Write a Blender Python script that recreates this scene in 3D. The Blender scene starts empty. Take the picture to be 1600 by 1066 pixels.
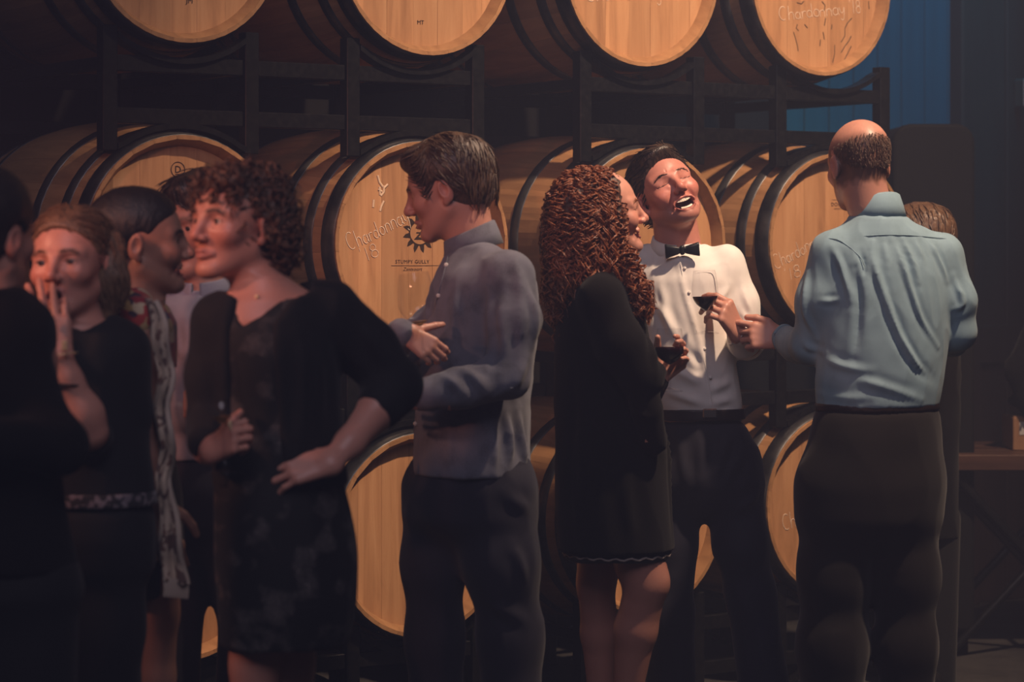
import bpy, bmesh, math, random
import numpy as np
from mathutils import Vector, Matrix
random.seed(7); RNG = np.random.default_rng(11)
S = bpy.context.scene
COL = S.collection

# ------------------------------------------------------------------ camera, world, lights, exposure
F_PX, HOR, CAMZ = 3880.0, 390.0, 1.40          # focal length in pixels (1600 wide), horizon row, eye height
cam_d = bpy.data.cameras.new('camera'); cam = bpy.data.objects.new('camera', cam_d); COL.objects.link(cam)
cam.location = (0, 0, CAMZ); cam.rotation_euler = (math.pi/2, 0, 0)
cam_d.sensor_width = 36; cam_d.lens = F_PX/1600*36; cam_d.shift_y = -(533-HOR)/1600
cam_d.clip_end = 60
cam_d.dof.use_dof = True; cam_d.dof.focus_distance = 7.0; cam_d.dof.aperture_fstop = 2.8
S.camera = cam
S.view_settings.view_transform = 'Standard'; S.view_settings.look = 'None'
S.view_settings.exposure = 0.0; S.view_settings.gamma = 1.0; S.view_settings.use_curve_mapping = False

def pt(px, py, Y):
    """world point seen at a place of the photograph at distance Y in front of the camera"""
    return np.array([(px-800)/F_PX*Y, Y, CAMZ+(HOR-py)/F_PX*Y])

world = bpy.data.worlds.new('dim_hall'); S.world = world; world.use_nodes = True
wbg = world.node_tree.nodes['Background']
wbg.inputs['Color'].default_value = (0.80, 0.78, 1.0, 1); wbg.inputs['Strength'].default_value = 0.0
vs = world.node_tree.nodes.new('ShaderNodeVolumeScatter'); vs.inputs['Density'].default_value = 0.033; vs.inputs['Color'].default_value = (0.43, 0.47, 0.66, 1)  # thin haze, added to lift the blacks
world.node_tree.links.new(vs.outputs[0], world.node_tree.nodes['World Output'].inputs['Volume'])

def lamp(name, kind, loc, target, energy, color, size=0.1, angle=60, blend=0.6):
    d = bpy.data.lights.new(name, kind); d.energy = energy; d.color = color
    if kind == 'AREA': d.shape = 'DISK'; d.size = size
    else: d.shadow_soft_size = size
    if kind == 'SPOT': d.spot_size = math.radians(angle); d.spot_blend = blend
    o = bpy.data.objects.new(name, d); COL.objects.link(o); o.location = loc
    o.rotation_euler = (Vector(target)-Vector(loc)).to_track_quat('-Z', 'Y').to_euler()
    return o
lamp('key_spot', 'SPOT', (2.0, 5.5, 4.75), (0.62, 7.35, 1.55), 1180, (1.0, 0.71, 0.52), 0.08, 62, 1.0)
lamp('back_spot', 'SPOT', (1.05, 6.85, 4.2), (-0.05, 6.25, 1.25), 170, (1.0, 0.76, 0.62), 0.06, 30, 0.9)
lamp('red_wash', 'SPOT', (-2.4, 2.2, 2.6), (-1.0, 5.3, 1.5), 190, (1.0, 0.36, 0.25), 0.12, 25, 0.9)
lamp('red_side', 'SPOT', (-3.3, 4.0, 2.7), (-0.85, 5.1, 1.36), 200, (1.0, 0.42, 0.29), 0.12, 30, 1.0)
lamp('blue_wall_lamp', 'SPOT', (2.3, 8.2, 4.6), (1.55, 9.25, 3.0), 360, (0.0, 0.50, 0.80), 0.10, 38, 0.45)
lamp('hall_fill', 'AREA', (-0.2, 1.2, 4.9), (0.1, 6.0, 0.6), 74, (0.88, 0.78, 1.0), 3.0)  # unseen soft fill lamp, added in place of ambient light

# ------------------------------------------------------------------ object helpers
def link(name, data, parent=None):
    o = bpy.data.objects.new(name, data); COL.objects.link(o)
    if parent is not None: o.parent = parent
    return o
def tag(o, label=None, cat=None, group=None, kind=None):
    if label: o['label'] = label
    if cat: o['category'] = cat
    if group: o['group'] = group
    if kind: o['kind'] = kind
    return o
def thing(name, label, cat, loc=(0, 0, 0), rz=0.0, group=None):
    o = link(name, None); o.location = loc; o.rotation_euler = (0, 0, rz); o.empty_display_size = .1
    return tag(o, label, cat, group)
def mesh_from(name, verts, faces, mat=None, smooth=True):
    m = bpy.data.meshes.new(name)
    verts = np.asarray(verts, dtype=np.float32)
    if isinstance(faces, np.ndarray):
        n, k = faces.shape
        m.vertices.add(len(verts)); m.vertices.foreach_set('co', verts.ravel())
        m.loops.add(n*k); m.loops.foreach_set('vertex_index', faces.astype(np.int32).ravel())
        m.polygons.add(n); m.polygons.foreach_set('loop_start', np.arange(0, n*k, k, dtype=np.int32))
        m.polygons.foreach_set('loop_total', np.full(n, k, dtype=np.int32))
        m.update(calc_edges=True)
    else:
        m.from_pydata([tuple(v) for v in verts], [], faces)
    if smooth: m.polygons.foreach_set('use_smooth', np.ones(len(m.polygons), dtype=bool))
    if mat: m.materials.append(mat)
    m.update()
    return m
def box_mesh(name, x0, x1, y0, y1, z0, z1, mat, bev=0.0):
    bm = bmesh.new(); bmesh.ops.create_cube(bm, size=1)
    for v in bm.verts:
        v.co = ((x0+x1)/2+v.co.x*(x1-x0), (y0+y1)/2+v.co.y*(y1-y0), (z0+z1)/2+v.co.z*(z1-z0))
    if bev: bmesh.ops.bevel(bm, geom=bm.edges[:], offset=bev, segments=1, affect='EDGES')
    m = bpy.data.meshes.new(name); bm.to_mesh(m); bm.free(); m.materials.append(mat); return m
def lathe(prof, n=24, axis='z', closed=False):
    """profile [(r, h)] turned round an axis -> verts, quads"""
    p = np.array(prof); a = np.arange(n)/n*2*np.pi
    x = p[:, 0][:, None]*np.cos(a); y = p[:, 0][:, None]*np.sin(a); h = np.repeat(p[:, 1][:, None], n, 1)
    V = np.stack([x, y, h] if axis == 'z' else [x, h, y], -1).reshape(-1, 3)
    k = len(p); R = k if closed else k-1
    i, j = np.meshgrid(np.arange(R), np.arange(n), indexing='ij'); i2 = (i+1) % k; j2 = (j+1) % n
    Fq = np.stack([i*n+j, i*n+j2, i2*n+j2, i2*n+j], -1).reshape(-1, 4)
    if axis == 'y': Fq = Fq[:, ::-1]
    return V, Fq
def tube(paths, radii, sides=5):
    """many polylines (n,3) with radius per point -> one set of verts and quads"""
    VV, FF, base = [], [], 0
    ang = np.arange(sides)/sides*2*np.pi
    for P, r in zip(paths, radii):
        P = np.asarray(P, float); n = len(P); r = np.broadcast_to(np.asarray(r, float), (n,))
        T = np.gradient(P, axis=0); T /= np.linalg.norm(T, axis=1)[:, None]+1e-12
        ref = np.array([0.31, 0.17, 0.93]) if abs(T.mean(0)[2]) < .8 else np.array([0.9, 0.3, 0.1])
        U = np.cross(T, ref); U /= np.linalg.norm(U, axis=1)[:, None]+1e-12; W = np.cross(T, U)
        V = P[:, None]+r[:, None, None]*(U[:, None]*np.cos(ang)[None, :, None]+W[:, None]*np.sin(ang)[None, :, None])
        VV.append(V.reshape(-1, 3))
        i, j = np.meshgrid(np.arange(n-1), np.arange(sides), indexing='ij'); j2 = (j+1) % sides
        FF.append(np.stack([i*sides+j, i*sides+j2, (i+1)*sides+j2, (i+1)*sides+j], -1).reshape(-1, 4)+base)
        base += n*sides
    return np.concatenate(VV), np.concatenate(FF)
def join(*vf):
    VV, FF, b = [], [], 0
    for V, Fq in vf:
        VV.append(np.asarray(V)); FF.append(np.asarray(Fq)+b); b += len(V)
    return np.concatenate(VV), np.concatenate(FF)

# ------------------------------------------------------------------ materials
def mat(name, color, rough=0.6, spec=0.5, metal=0.0, sheen=0.0, coat=0.0):
    m = bpy.data.materials.new(name); m.use_nodes = True
    b = m.node_tree.nodes['Principled BSDF']
    b.inputs['Base Color'].default_value = (*color, 1); b.inputs['Roughness'].default_value = rough
    b.inputs['Specular IOR Level'].default_value = spec; b.inputs['Metallic'].default_value = metal
    b.inputs['Sheen Weight'].default_value = sheen; b.inputs['Coat Weight'].default_value = coat
    return m
def nodes(m):
    nt = m.node_tree; return nt, nt.nodes['Principled BSDF']
def N(nt, t, **kw):
    n = nt.nodes.new(t)
    for k, v in kw.items():
        if k in n.inputs: n.inputs[k].default_value = v
        else: setattr(n, k, v)
    return n
def ramp(nt, src, stops):
    r = nt.nodes.new('ShaderNodeValToRGB'); nt.links.new(src, r.inputs[0])
    e = r.color_ramp.elements
    while len(e) < len(stops): e.new(.5)
    for el, (p, c) in zip(e, stops): el.position = p; el.color = (*c, 1)
    return r
def coords(nt, scale, kind='Object', rot=(0, 0, 0)):
    tc = nt.nodes.new('ShaderNodeTexCoord'); mp = nt.nodes.new('ShaderNodeMapping')
    mp.inputs['Scale'].default_value = scale; mp.inputs['Rotation'].default_value = rot
    nt.links.new(tc.outputs[kind], mp.inputs[0]); return mp.outputs[0]
def bump(nt, b, src, strength=.3, dist=.01):
    n = N(nt, 'ShaderNodeBump', Strength=strength, Distance=dist)
    nt.links.new(src, n.inputs['Height']); nt.links.new(n.outputs[0], b.inputs['Normal']); return n

def wood(name, c0, c1, c2, scale, rough=.55, random_amt=.25):
    m = mat(name, c1, rough, .35); nt, b = nodes(m)
    oi = nt.nodes.new('ShaderNodeObjectInfo')
    tc = nt.nodes.new('ShaderNodeTexCoord'); mp = nt.nodes.new('ShaderNodeMapping'); mp.inputs['Scale'].default_value = scale
    ad = N(nt, 'ShaderNodeVectorMath', operation='ADD'); 
    sc = N(nt, 'ShaderNodeVectorMath', operation='SCALE'); cb = nt.nodes.new('ShaderNodeCombineXYZ')
    for i in range(3): nt.links.new(oi.outputs['Random'], cb.inputs[i])
    nt.links.new(cb.outputs[0], sc.inputs[0]); sc.inputs['Scale'].default_value = 37.0
    nt.links.new(tc.outputs['Object'], mp.inputs[0]); nt.links.new(mp.outputs[0], ad.inputs[0]); nt.links.new(sc.outputs[0], ad.inputs[1])
    nz = N(nt, 'ShaderNodeTexNoise', Scale=1.0, Detail=6.0, Roughness=.62, Distortion=.6); nt.links.new(ad.outputs[0], nz.inputs['Vector'])
    r = ramp(nt, nz.outputs['Fac'], [(.28, c0), (.5, c1), (.72, c2)])
    hs = nt.nodes.new('ShaderNodeHueSaturation')
    mr = N(nt, 'ShaderNodeMapRange'); mr.inputs['To Min'].default_value = 1-random_amt; mr.inputs['To Max'].default_value = 1+random_amt*.6
    nt.links.new(oi.outputs['Random'], mr.inputs['Value']); nt.links.new(mr.outputs[0], hs.inputs['Value'])
    nt.links.new(r.outputs[0], hs.inputs['Color']); nt.links.new(hs.outputs[0], b.inputs['Base Color'])
    bump(nt, b, nz.outputs['Fac'], .15, .002)
    return m
M = {}
M['stave'] = wood('oak_stave', (.27, .135, .06), (.37, .19, .085), (.44, .235, .11), (26, 2.2, 26), .5, .16)
M['head'] = wood('oak_head', (.34, .165, .075), (.48, .245, .115), (.55, .30, .15), (30, 30, 2.4), .55, .16)
M['hoop'] = mat('hoop_steel', (.055, .055, .06), .42, .5, .75)
nt, b = nodes(M['hoop']); nz = N(nt, 'ShaderNodeTexNoise', Scale=14.0, Detail=4.0); nt.links.new(coords(nt, (1, 1, 1)), nz.inputs['Vector'])
r_ = ramp(nt, nz.outputs['Fac'], [(.35, (.03, .03, .034)), (.7, (.12, .115, .115))]); nt.links.new(r_.outputs[0], b.inputs['Base Color'])
M['rivet'] = mat('rivet_steel', (.35, .33, .31), .35, .5, .9)
M['rack'] = mat('black_painted_steel', (.004, .004, .0045), .34, .35)
nt, b = nodes(M['rack']); nz = N(nt, 'ShaderNodeTexNoise', Scale=60.0, Detail=4.0); nt.links.new(coords(nt, (1, 1, 1)), nz.inputs['Vector'])
r_ = ramp(nt, nz.outputs['Fac'], [(.4, (.0025, .0025, .003)), (.75, (.009, .0085, .0085))]); nt.links.new(r_.outputs[0], b.inputs['Base Color'])
M['chalk'] = mat('chalk', (.82, .66, .52), .9, .1)
M['ink'] = mat('burnt_brand', (.035, .02, .014), .8, .2)
# ------------------------------------------------------------------ barrel wall frame
TH = math.radians(34.0)
WV = np.array([math.cos(TH), math.sin(TH), 0]); AV = np.array([-math.sin(TH), math.cos(TH), 0])
H2 = np.array([(662-800)/F_PX*7.08, 7.08, 0])                 # foot of the middle barrel head with the sun print
def wallpt(s, d, z): return H2 + WV*s + AV*d + np.array([0, 0, z])
BL = .95
def brad(d): return .290 + .055*math.sin(math.pi*min(max(d/BL, 0), 1))**1.0*1.0 if 0 <= d <= BL else .29
NST = 26
def stave_mesh():
    ds = np.linspace(0, BL, 11); a = math.pi/NST*.994; V, Fq = [], []
    th = .027
    for d in ds:
        r = brad(d)
        inner = r-(.010 if d in (ds[0], ds[-1]) else th)
        for ang, rr in ((-a, r-.0008), (-a*.5, r), (a*.5, r), (a, r-.0008), (a, inner), (-a, inner)):
            V.append((rr*math.sin(ang), d, rr*math.cos(ang)))
    for i in range(len(ds)-1):
        for j in range(6): Fq.append((i*6+j, i*6+(j+1) % 6, (i+1)*6+(j+1) % 6, (i+1)*6+j))
    V = np.array(V)
    # bevelled chime: the inner lip steps back behind the end
    chime = np.array([[0, 1, 2, 3, 4, 5]])
    fs = [tuple(f) for f in Fq]+[(5, 4, 3, 2, 1, 0), tuple(60+k for k in range(6))]
    for d_i, sgn in ((0, 1), (60, -1)): pass
    m = mesh_from('stave', V, fs, M['stave'], False); return m
STAVE = stave_mesh()
def chime_lip():
    V, Fq = lathe([(.2795, .0005), (.262, .034), (.262, .060), (.270, .060)], 52, 'y'); return mesh_from('chime_bevel', V, Fq, M['stave'])
LIP = chime_lip()
def hoop_mesh(d0, d1, name='hoop'):
    n = 56; prof = [(brad(d0)+.0002, d0), (brad(d0)+.0028, d0+.001), (brad((d0+d1)/2)+.0028, (d0+d1)/2), (brad(d1)+.0028, d1-.001), (brad(d1)+.0002, d1)]
    V, Fq = lathe(prof, n, 'y'); return mesh_from(name, V, Fq, M['hoop'])
HOOPS = [hoop_mesh(*q) for q in ((.006, .060), (.100, .138), (.235, .273), (BL-.273, BL-.235), (BL-.138, BL-.100), (BL-.060, BL-.006))]
def rivet_mesh():
    bm = bmesh.new(); bmesh.ops.create_icosphere(bm, subdivisions=1, radius=.005); m = bpy.data.meshes.new('rivet'); bm.to_mesh(m); bm.free(); m.materials.append(M['rivet']); return m
RIVET = rivet_mesh()
HEAD_D = .036; HR = .2635
BE = [-.2635, -.195, -.118, -.028, .052, .138, .205, .2635]
def board_mesh(x0, x1, dy):
    x0 += .00025; x1 -= .00025; n = 9; xs = np.linspace(x0, x1, n); top = [(x, HEAD_D+dy, math.sqrt(max(HR*HR-x*x, 1e-6))) for x in xs]
    bot = [(x, HEAD_D+dy, -math.sqrt(max(HR*HR-x*x, 1e-6))) for x in xs]
    ring = top+bot[::-1]; k = len(ring)
    V = ring+[(x, HEAD_D+.02, z) for x, _, z in ring]
    fs = [tuple(range(k))]+[tuple(range(2*k-1, k-1, -1))]+[(i, i+k, (i+1) % k+k, (i+1) % k) for i in range(k)]
    return mesh_from('head_board', V, fs, M['head'], False)
BOARDS = [board_mesh(BE[i], BE[i+1], [0, .0005, .0002, .0006, 0, .0004, .0002][i]) for i in range(7)]
V_, F_ = lathe([(.0001, BL-.04), (.2635, BL-.04)], 40, 'y'); BACKHEAD = mesh_from('back_head', V_, F_, M['head'], False)

# chalk handwriting: strokes on a unit em
def arc(cx, cy, rx, ry, a0, a1, n=12):
    t = np.radians(np.linspace(a0, a1, n)); return [(cx+rx*math.cos(q), cy+ry*math.sin(q)) for q in t]
GLYPH = {
 'C': (.72, [arc(.36, .5, .30, .5, 50, 300, 16)]),
 'h': (.50, [[(.06, 1.0), (.05, .5), (.05, 0)], [(.05, .3)]+arc(.24, .33, .17, .2, 150, 0, 8)+[(.42, 0)]]),
 'a': (.52, [arc(.24, .25, .19, .25, 60, 400, 14), [(.43, .5), (.43, .12), (.5, 0)]]),
 'r': (.38, [[(.06, .5), (.07, 0)], [(.07, .3)]+arc(.24, .32, .16, .17, 160, 50, 6)]),
 'd': (.52, [arc(.24, .25, .19, .25, 40, 390, 14), [(.43, 1.0), (.43, .1), (.48, 0)]]),
 'o': (.50, [arc(.25, .25, .20, .25, 90, 450, 14)]),
 'n': (.50, [[(.06, .5), (.06, 0)], [(.06, .3)]+arc(.24, .32, .17, .19, 150, 0, 8)+[(.42, 0)]]),
 'y': (.50, [[(.06, .5), (.10, .2), (.22, .08), (.36, .2), (.42, .5)], [(.42, .5), (.40, 0), (.33, -.36), (.2, -.42), (.12, -.3)]]),
 "'": (.26, [[(.12, 1.05), (.09, .85)]]),
 '1': (.26, [[(.12, .95), (.10, 0)]]),
 '8': (.46, [arc(.22, .7, .14, .22, -70, 290, 12), arc(.22, .24, .17, .25, 90, 450, 12)]),
 ' ': (.30, []) }
def chalk(text, u, v, size, slope, wide=1.0):
    ca, sa = math.cos(slope), math.sin(slope); paths = []; x = 0; rnd = random.Random(len(text)*13+int(u*1000))
    for ch in text:
        adv, strokes = GLYPH[ch]; jy = rnd.uniform(-.03, .03); js = rnd.uniform(.93, 1.07)
        for st in strokes:
            q = [((x+px_*js)*wide*size, (py_*js+jy)*size) for px_, py_ in st]
            paths.append([(u+a*ca-b*sa, HEAD_D-.0006, v+a*sa+b*ca) for a, b in q])
        x += adv
    V, Fq = tube(paths, [size*.024]*len(paths), 5); V[:, 1] = HEAD_D-.0004+(V[:, 1]-HEAD_D)*.4
    return V, Fq
def printed(text, u, v, size, spacing=1.0, shear=0.0, align='CENTER'):
    c = bpy.data.curves.new('t', 'FONT'); c.body = text; c.size = size; c.align_x = align; c.space_character = spacing; c.shear = shear; c.resolution_u = 2
    o = bpy.data.objects.new('t', c); COL.objects.link(o); bpy.context.view_layer.update()
    me = bpy.data.meshes.new_from_object(o.evaluated_get(bpy.context.evaluated_depsgraph_get())); bpy.data.objects.remove(o)
    for q in me.vertices: q.co = (u+q.co.x, HEAD_D-.0005, v+q.co.y)
    me.materials.clear(); me.materials.append(M['ink']); return me
def plane_poly(polys):
    V, Fs = [], []
    for P in polys:
        Fs.append(tuple(range(len(V), len(V)+len(P)))); V += [(x, HEAD_D-.0005, z) for x, z in P]
    return mesh_from('print', V, Fs, M['ink'], False)
def ringpoly(cx, cz, r0, r1, n=28):
    out = []
    for i in range(n):
        a, b_ = 2*math.pi*i/n, 2*math.pi*(i+1)/n
        out.append([(cx+r*math.cos(t), cz+r*math.sin(t)) for r, t in ((r0, a), (r1, a), (r1, b_), (r0, b_))])
    return out

AXZ = .345                                                     # axis height above the barrel's lowest point
ROWZ = {'T': CAMZ+.845, 'M': CAMZ+.017, 'B': CAMZ-.815}
BARRELS = {}
def barrel(key, s, label, roll=0.0, d=0.0):
    zc = ROWZ[key[0]]
    e = thing('wine_barrel', label, 'barrel', tuple(wallpt(s, d, zc-AXZ)), TH, 'oak wine barrels stacked on steel racks')
    BARRELS[key] = e
    for i in range(NST):
        o = link('stave', STAVE, e); o.location = (0, 0, AXZ); o.rotation_euler = (0, roll+2*math.pi*i/NST, 0)
    for hm in HOOPS:
        o = link('hoop', hm, e); o.location = (0, 0, AXZ)
        if hm in HOOPS[:3]:
            q = HOOPS.index(hm); dd = (.033, .119, .254)[q]
            for t in (-.05, .05):
                rv = link('rivet', RIVET, o); aa = .22-.12*q+t+roll
                rv.location = ((brad(dd)+.003)*math.sin(aa), dd, (brad(dd)+.003)*math.cos(aa)); rv.scale = (1, 1, .5); rv.rotation_euler = (0, aa, 0)
    o = link('chime_bevel', LIP, e); o.location = (0, 0, AXZ)
    for bmh in BOARDS:
        o = link('head_board', bmh, e); o.location = (0, 0, AXZ)
    o = link('back_head', BACKHEAD, e); o.location = (0, 0, AXZ)
    return e
def disc_uv(key, s, px, py):
    """place on a barrel's head seen at a pixel"""
    zc = ROWZ[key[0]]; r = np.array([(px-800)/F_PX, 1, (HOR-py)/F_PX]); o = wallpt(s, HEAD_D, 0)
    t = np.dot(o[:2], AV[:2])/np.dot(r[:2], AV[:2]); p = r*t
    return float(np.dot(p[:2]-o[:2], WV[:2])), float(p[2]+CAMZ-zc)
def mark(key, name, me):
    o = link(name, me, BARRELS[key]); o.location = (0, 0, AXZ); return o
def chalk_on(key, s, text, px, py, px2, py2, size):
    u, v = disc_uv(key, s, px, py); u2, v2 = disc_uv(key, s, px2, py2)
    V, Fq = chalk(text, u, v, size, math.atan2(v2-v, u2-u), math.hypot(u2-u, v2-v)/(sum(GLYPH[c][0] for c in text)*size))
    mark(key, 'chalk_lettering', mesh_from('chalk_lettering', V, Fq, M['chalk']))
SX = {'T1': -.752, 'T2': .017, 'T3': .785, 'T4': 1.50, 'M1': -.752, 'M2': 0., 'M3': .812, 'M4': 1.57, 'B1': -.752, 'B2': 0., 'B3': .80, 'B4': 1.56}
LB = {'T1': 'dim oak barrel in the top row, above the barrel with the circled letter D',
 'T2': 'oak barrel in the top row with the small letters MT printed near its lower rim',
 'T3': 'brightly lit oak barrel in the top row, above the laughing man in the bow tie',
 'T4': 'oak barrel in the top row with chalked Chardonnay 18 and dark wine streaks',
 'M1': 'oak barrel in the middle row printed with a letter D in a circle',
 'M2': 'oak barrel in the middle row with a printed sun emblem and chalked Chardonnay 18',
 'M3': 'oak barrel in the middle row directly behind the laughing man in white',
 'M4': 'oak barrel in the middle row behind the balding man, chalked low on its head',
 'B1': 'oak barrel in the bottom row, almost hidden behind the woman in black lace dress',
 'B2': 'oak barrel in the bottom row behind the legs of the grey shirted man',
 'B3': 'shaded oak barrel in the bottom row behind the bare legged woman',
 'B4': 'oak barrel in the bottom row with a chalked C beside the dark trousers'}
for i, k in enumerate(SX): barrel(k, SX[k], LB[k], roll=.37*i)
chalk_on('M2', 0, "Chardonnay", 546, 393, 641, 346, .050)
chalk_on('M2', 0, "'18", 566, 412, 594, 398, .040)
chalk_on('T4', 1.50, "Chardonnay '18", 1217, 32, 1346, 20, .044)
chalk_on('M4', 1.57, "Chardonnay", 1211, 422, 1290, 378, .046)
chalk_on('M4', 1.57, "'18", 1227, 440, 1253, 430, .040)
chalk_on('B4', 1.56, "Chardonnay", 1224, 830, 1310, 800, .050)
chalk_on('T3', .785, "Chardonnay", 915, 2, 1035, -3, .05)
def sun(key, s):
    cu, cv = disc_uv(key, s, 656, 364); polys = ringpoly(cu, cv, .0325, .0365)
    for i in range(12):
        a = 2*math.pi*i/12+.2
        P = [(.036, a-.20), (.036, a+.20), (.047, a+.11), (.0585, a+.02), (.048, a-.13)]
        polys.append([(cu+r*math.cos(t), cv+r*math.sin(t)) for r, t in P])
    Zs = [(-.016, .016), (-.012, .022), (.000, .023), (.010, .020), (.015, .012), (.010, .000), (-.006, -.013), (.006, -.016), (.021, -.014), (.019, -.022), (.004, -.021), (-.022, -.021), (.002, .002), (.007, .012), (.001, .016), (-.008, .014)]
    polys.append([(cu+a*.9, cv+b_*.9) for a, b_ in Zs])
    polys.append([(cu-.012, cv-.001), (cu+.012, cv-.001), (cu+.012, cv+.002), (cu-.012, cv+.002)])
    mark(key, 'sun_emblem', plane_poly(polys))
    u0 = disc_uv(key, s, 617.5, 408)[0]
    mark(key, 'printed_name', printed('STUMPY GULLY', u0, cv-.0875, .0150, 1.12, 0, 'LEFT'))
    ur = disc_uv(key, s, 611, 414)[0]; mark(key, 'printed_rule', plane_poly([[(ur, cv-.0945), (ur+.17, cv-.0945), (ur+.17, cv-.0933), (ur, cv-.0933)]]))
    mark(key, 'printed_script', printed('Zantvoort', disc_uv(key, s, 629.5, 421)[0], cv-.1085, .0145, 1.05, .3, 'LEFT'))
sun('M2', 0)
def dmark(key, s, px, py, k=1.0):
    u, v = disc_uv(key, s, px, py)
    mark(key, 'ring_emblem', plane_poly(ringpoly(u, v, .0192, .0212)+[[(u-.0085, v-.0130), (u+.0085, v-.0130), (u+.0085, v-.0117), (u-.0085, v-.0117)]]))
    mark(key, 'printed_letter', printed('D', u, v-.0085, .027))
    mark(key, 'printed_rule', plane_poly([[(u-.034, v-.0325), (u+.034, v-.0325), (u+.034, v-.0315), (u-.034, v-.0315)]]))
    mark(key, 'printed_name', printed('DOREAU', u, v-.0525, .0175*k, 1.08))
    mark(key, 'printed_script', printed('tonneliers', u, v-.0625, .0095, 1.25))
dmark('M1', SX['M1'], 278, 265)
dmark('M4', SX['M4'], 1312, 297)
u, v = disc_uv('T2', SX['T2'], 657, 38); mark('T2', 'printed_letters', printed('MT', u, v, .017))
u, v = disc_uv('T1', SX['T1'], 296, 5); mark('T1', 'printed_letters', printed('JM', u, v, .020))
# wine streaks down the head of the chalked top barrel and spilled drips under the bung of the sun barrel
def streaks(key, s, pts, name, m, w=.0022):
    P = [[np.array([*disc_uv(key, s, *q)]) for q in st] for st in pts]
    V, Fq = tube([[(a[0], HEAD_D-.0002, a[1]) for a in st] for st in P], [w]*len(P), 5); V[:, 1] = HEAD_D-.0003+(V[:, 1]-HEAD_D)*.15
    tag(mark(key, name, mesh_from(name, V, Fq, m)), kind='stuff')
M['stain'] = mat('wine_stain', (.16, .085, .042), .6, .3)
M['drip'] = mat('pale_drip', (.72, .52, .36), .5, .4)
streaks('T4', SX['T4'], [[(1246, 38), (1244, 44), (1248, 48)], [(1240, 50), (1243, 60), (1246, 72), (1247, 80)], [(1300, 38), (1299, 46)], [(1286, 50), (1288, 62)],
  [(1331, 28), (1324, 36), (1320, 44), (1320, 56), (1314, 66)], [(1330, 56), (1326, 64), (1320, 72), (1314, 82)], [(1304, 70), (1304, 84), (1301, 98)], [(1330, 72), (1324, 84), (1318, 96)], [(1282, 62), (1281, 72)],
  [(1245, 4), (1252, 6), (1256, 2)], [(1284, 2), (1289, 8), (1288, 16)], [(1357, 2), (1358, 14)], [(1257, 38), (1262, 44)], [(1290, 28), (1288, 40)]], 'wine_streaks', M['stain'])
streaks('M2', 0, [[(590, 274), (593, 285), (598, 292)], [(593, 292), (594, 305)], [(600, 290), (600, 300), (595, 306)], [(606, 288), (600, 294)], [(584, 312), (583, 324)], [(600, 314), (596, 322), (594, 330)], [(591, 296), (597, 300)]], 'pale_drips', M['drip'], .004)

# ------------------------------------------------------------------ racks
def strap(s0, s1, zend, zmid, sag, d, top):
    """curved saddle bar between two posts: flat ends, then the round of the barrel"""
    n = 21; t = np.linspace(-1, 1, n); half = (s1-s0)/2; mid = (s0+s1)/2
    R = .318; x = t*half
    c = np.sqrt(np.maximum(R*R-x*x, 0))
    z = zmid-(c-R)*sag if top else zmid+(R-c)*-1*sag
    z = zmid+sag*(R-c)
    z = np.where(sag > 0, np.minimum(z, zend), np.maximum(z, zend))
    V, Fs = [], []
    for xx, zz in zip(x, z):
        for dy, dz in ((-.025, -.008), (.025, -.008), (.025, .008), (-.025, .008)): V.append((mid+xx, d+dy, zz+dz))
    for i in range(n-1):
        for j in range(4): Fs.append((i*4+j, i*4+(j+1) % 4, (i+1)*4+(j+1) % 4, (i+1)*4+j))
    Fs += [(3, 2, 1, 0), tuple(4*(n-1)+k for k in range(4))]
    return mesh_from('saddle', V, Fs, M['rack'], False)
PW = .021
def rack(posts, rowz, label):
    base = rowz-.245-.355
    o = posts[0]; e = thing('barrel_rack', label, 'rack', tuple(wallpt(o, .065, base)), TH, 'black steel barrel racks')
    P = [p-o for p in posts]; zt = .352; z0 = .018 if True else 0
    for dd in (0, .80):
        for p in P:
            q = link('post', box_mesh('post', p-PW, p+PW, dd-PW, dd+PW, z0, zt, M['rack'], .002), e)
        for za, zb, nm in ((.092, .134, 'rail'), (.232, .275, 'rail')):
            for a, b_ in zip(P[:-1], P[1:]): link(nm, box_mesh(nm, a+PW, b_-PW, dd-.012, dd+.016, za, zb, M['rack'], .002), e)
        for a, b_ in ((P[0], P[1]), (P[2], P[3])):
            link('saddle', strap(a+PW, b_-PW, .328, .264, 1.0, dd, True), e)
            link('saddle', strap(a+PW, b_-PW, .030, .089, -1.0, dd, False), e)
    for p in P:
        link('side_bar', box_mesh('side_bar', p-.015, p+.015, PW, .80-PW, .237, .270, M['rack'], .002), e)
PA = [-.951, -.527, -.205, .216]; PB = [.602, 1.034, 1.367, 1.808]
for nm, row in (('top', 'T'), ('middle', 'M'), ('bottom', 'B')):
    rack(PA, ROWZ[row], f'black steel rack under the {nm} row barrels ' + {'T': 'marked JM and MT', 'M': 'with the circled D and the sun', 'B': 'behind the lace dress and grey shirt'}[row])
    rack(PB, ROWZ[row], f'black steel rack under the {nm} row barrels ' + {'T': 'above the bow tie and the balding head', 'M': 'behind the laughing man and balding man', 'B': 'by the bare legs and dark trousers'}[row])
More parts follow.
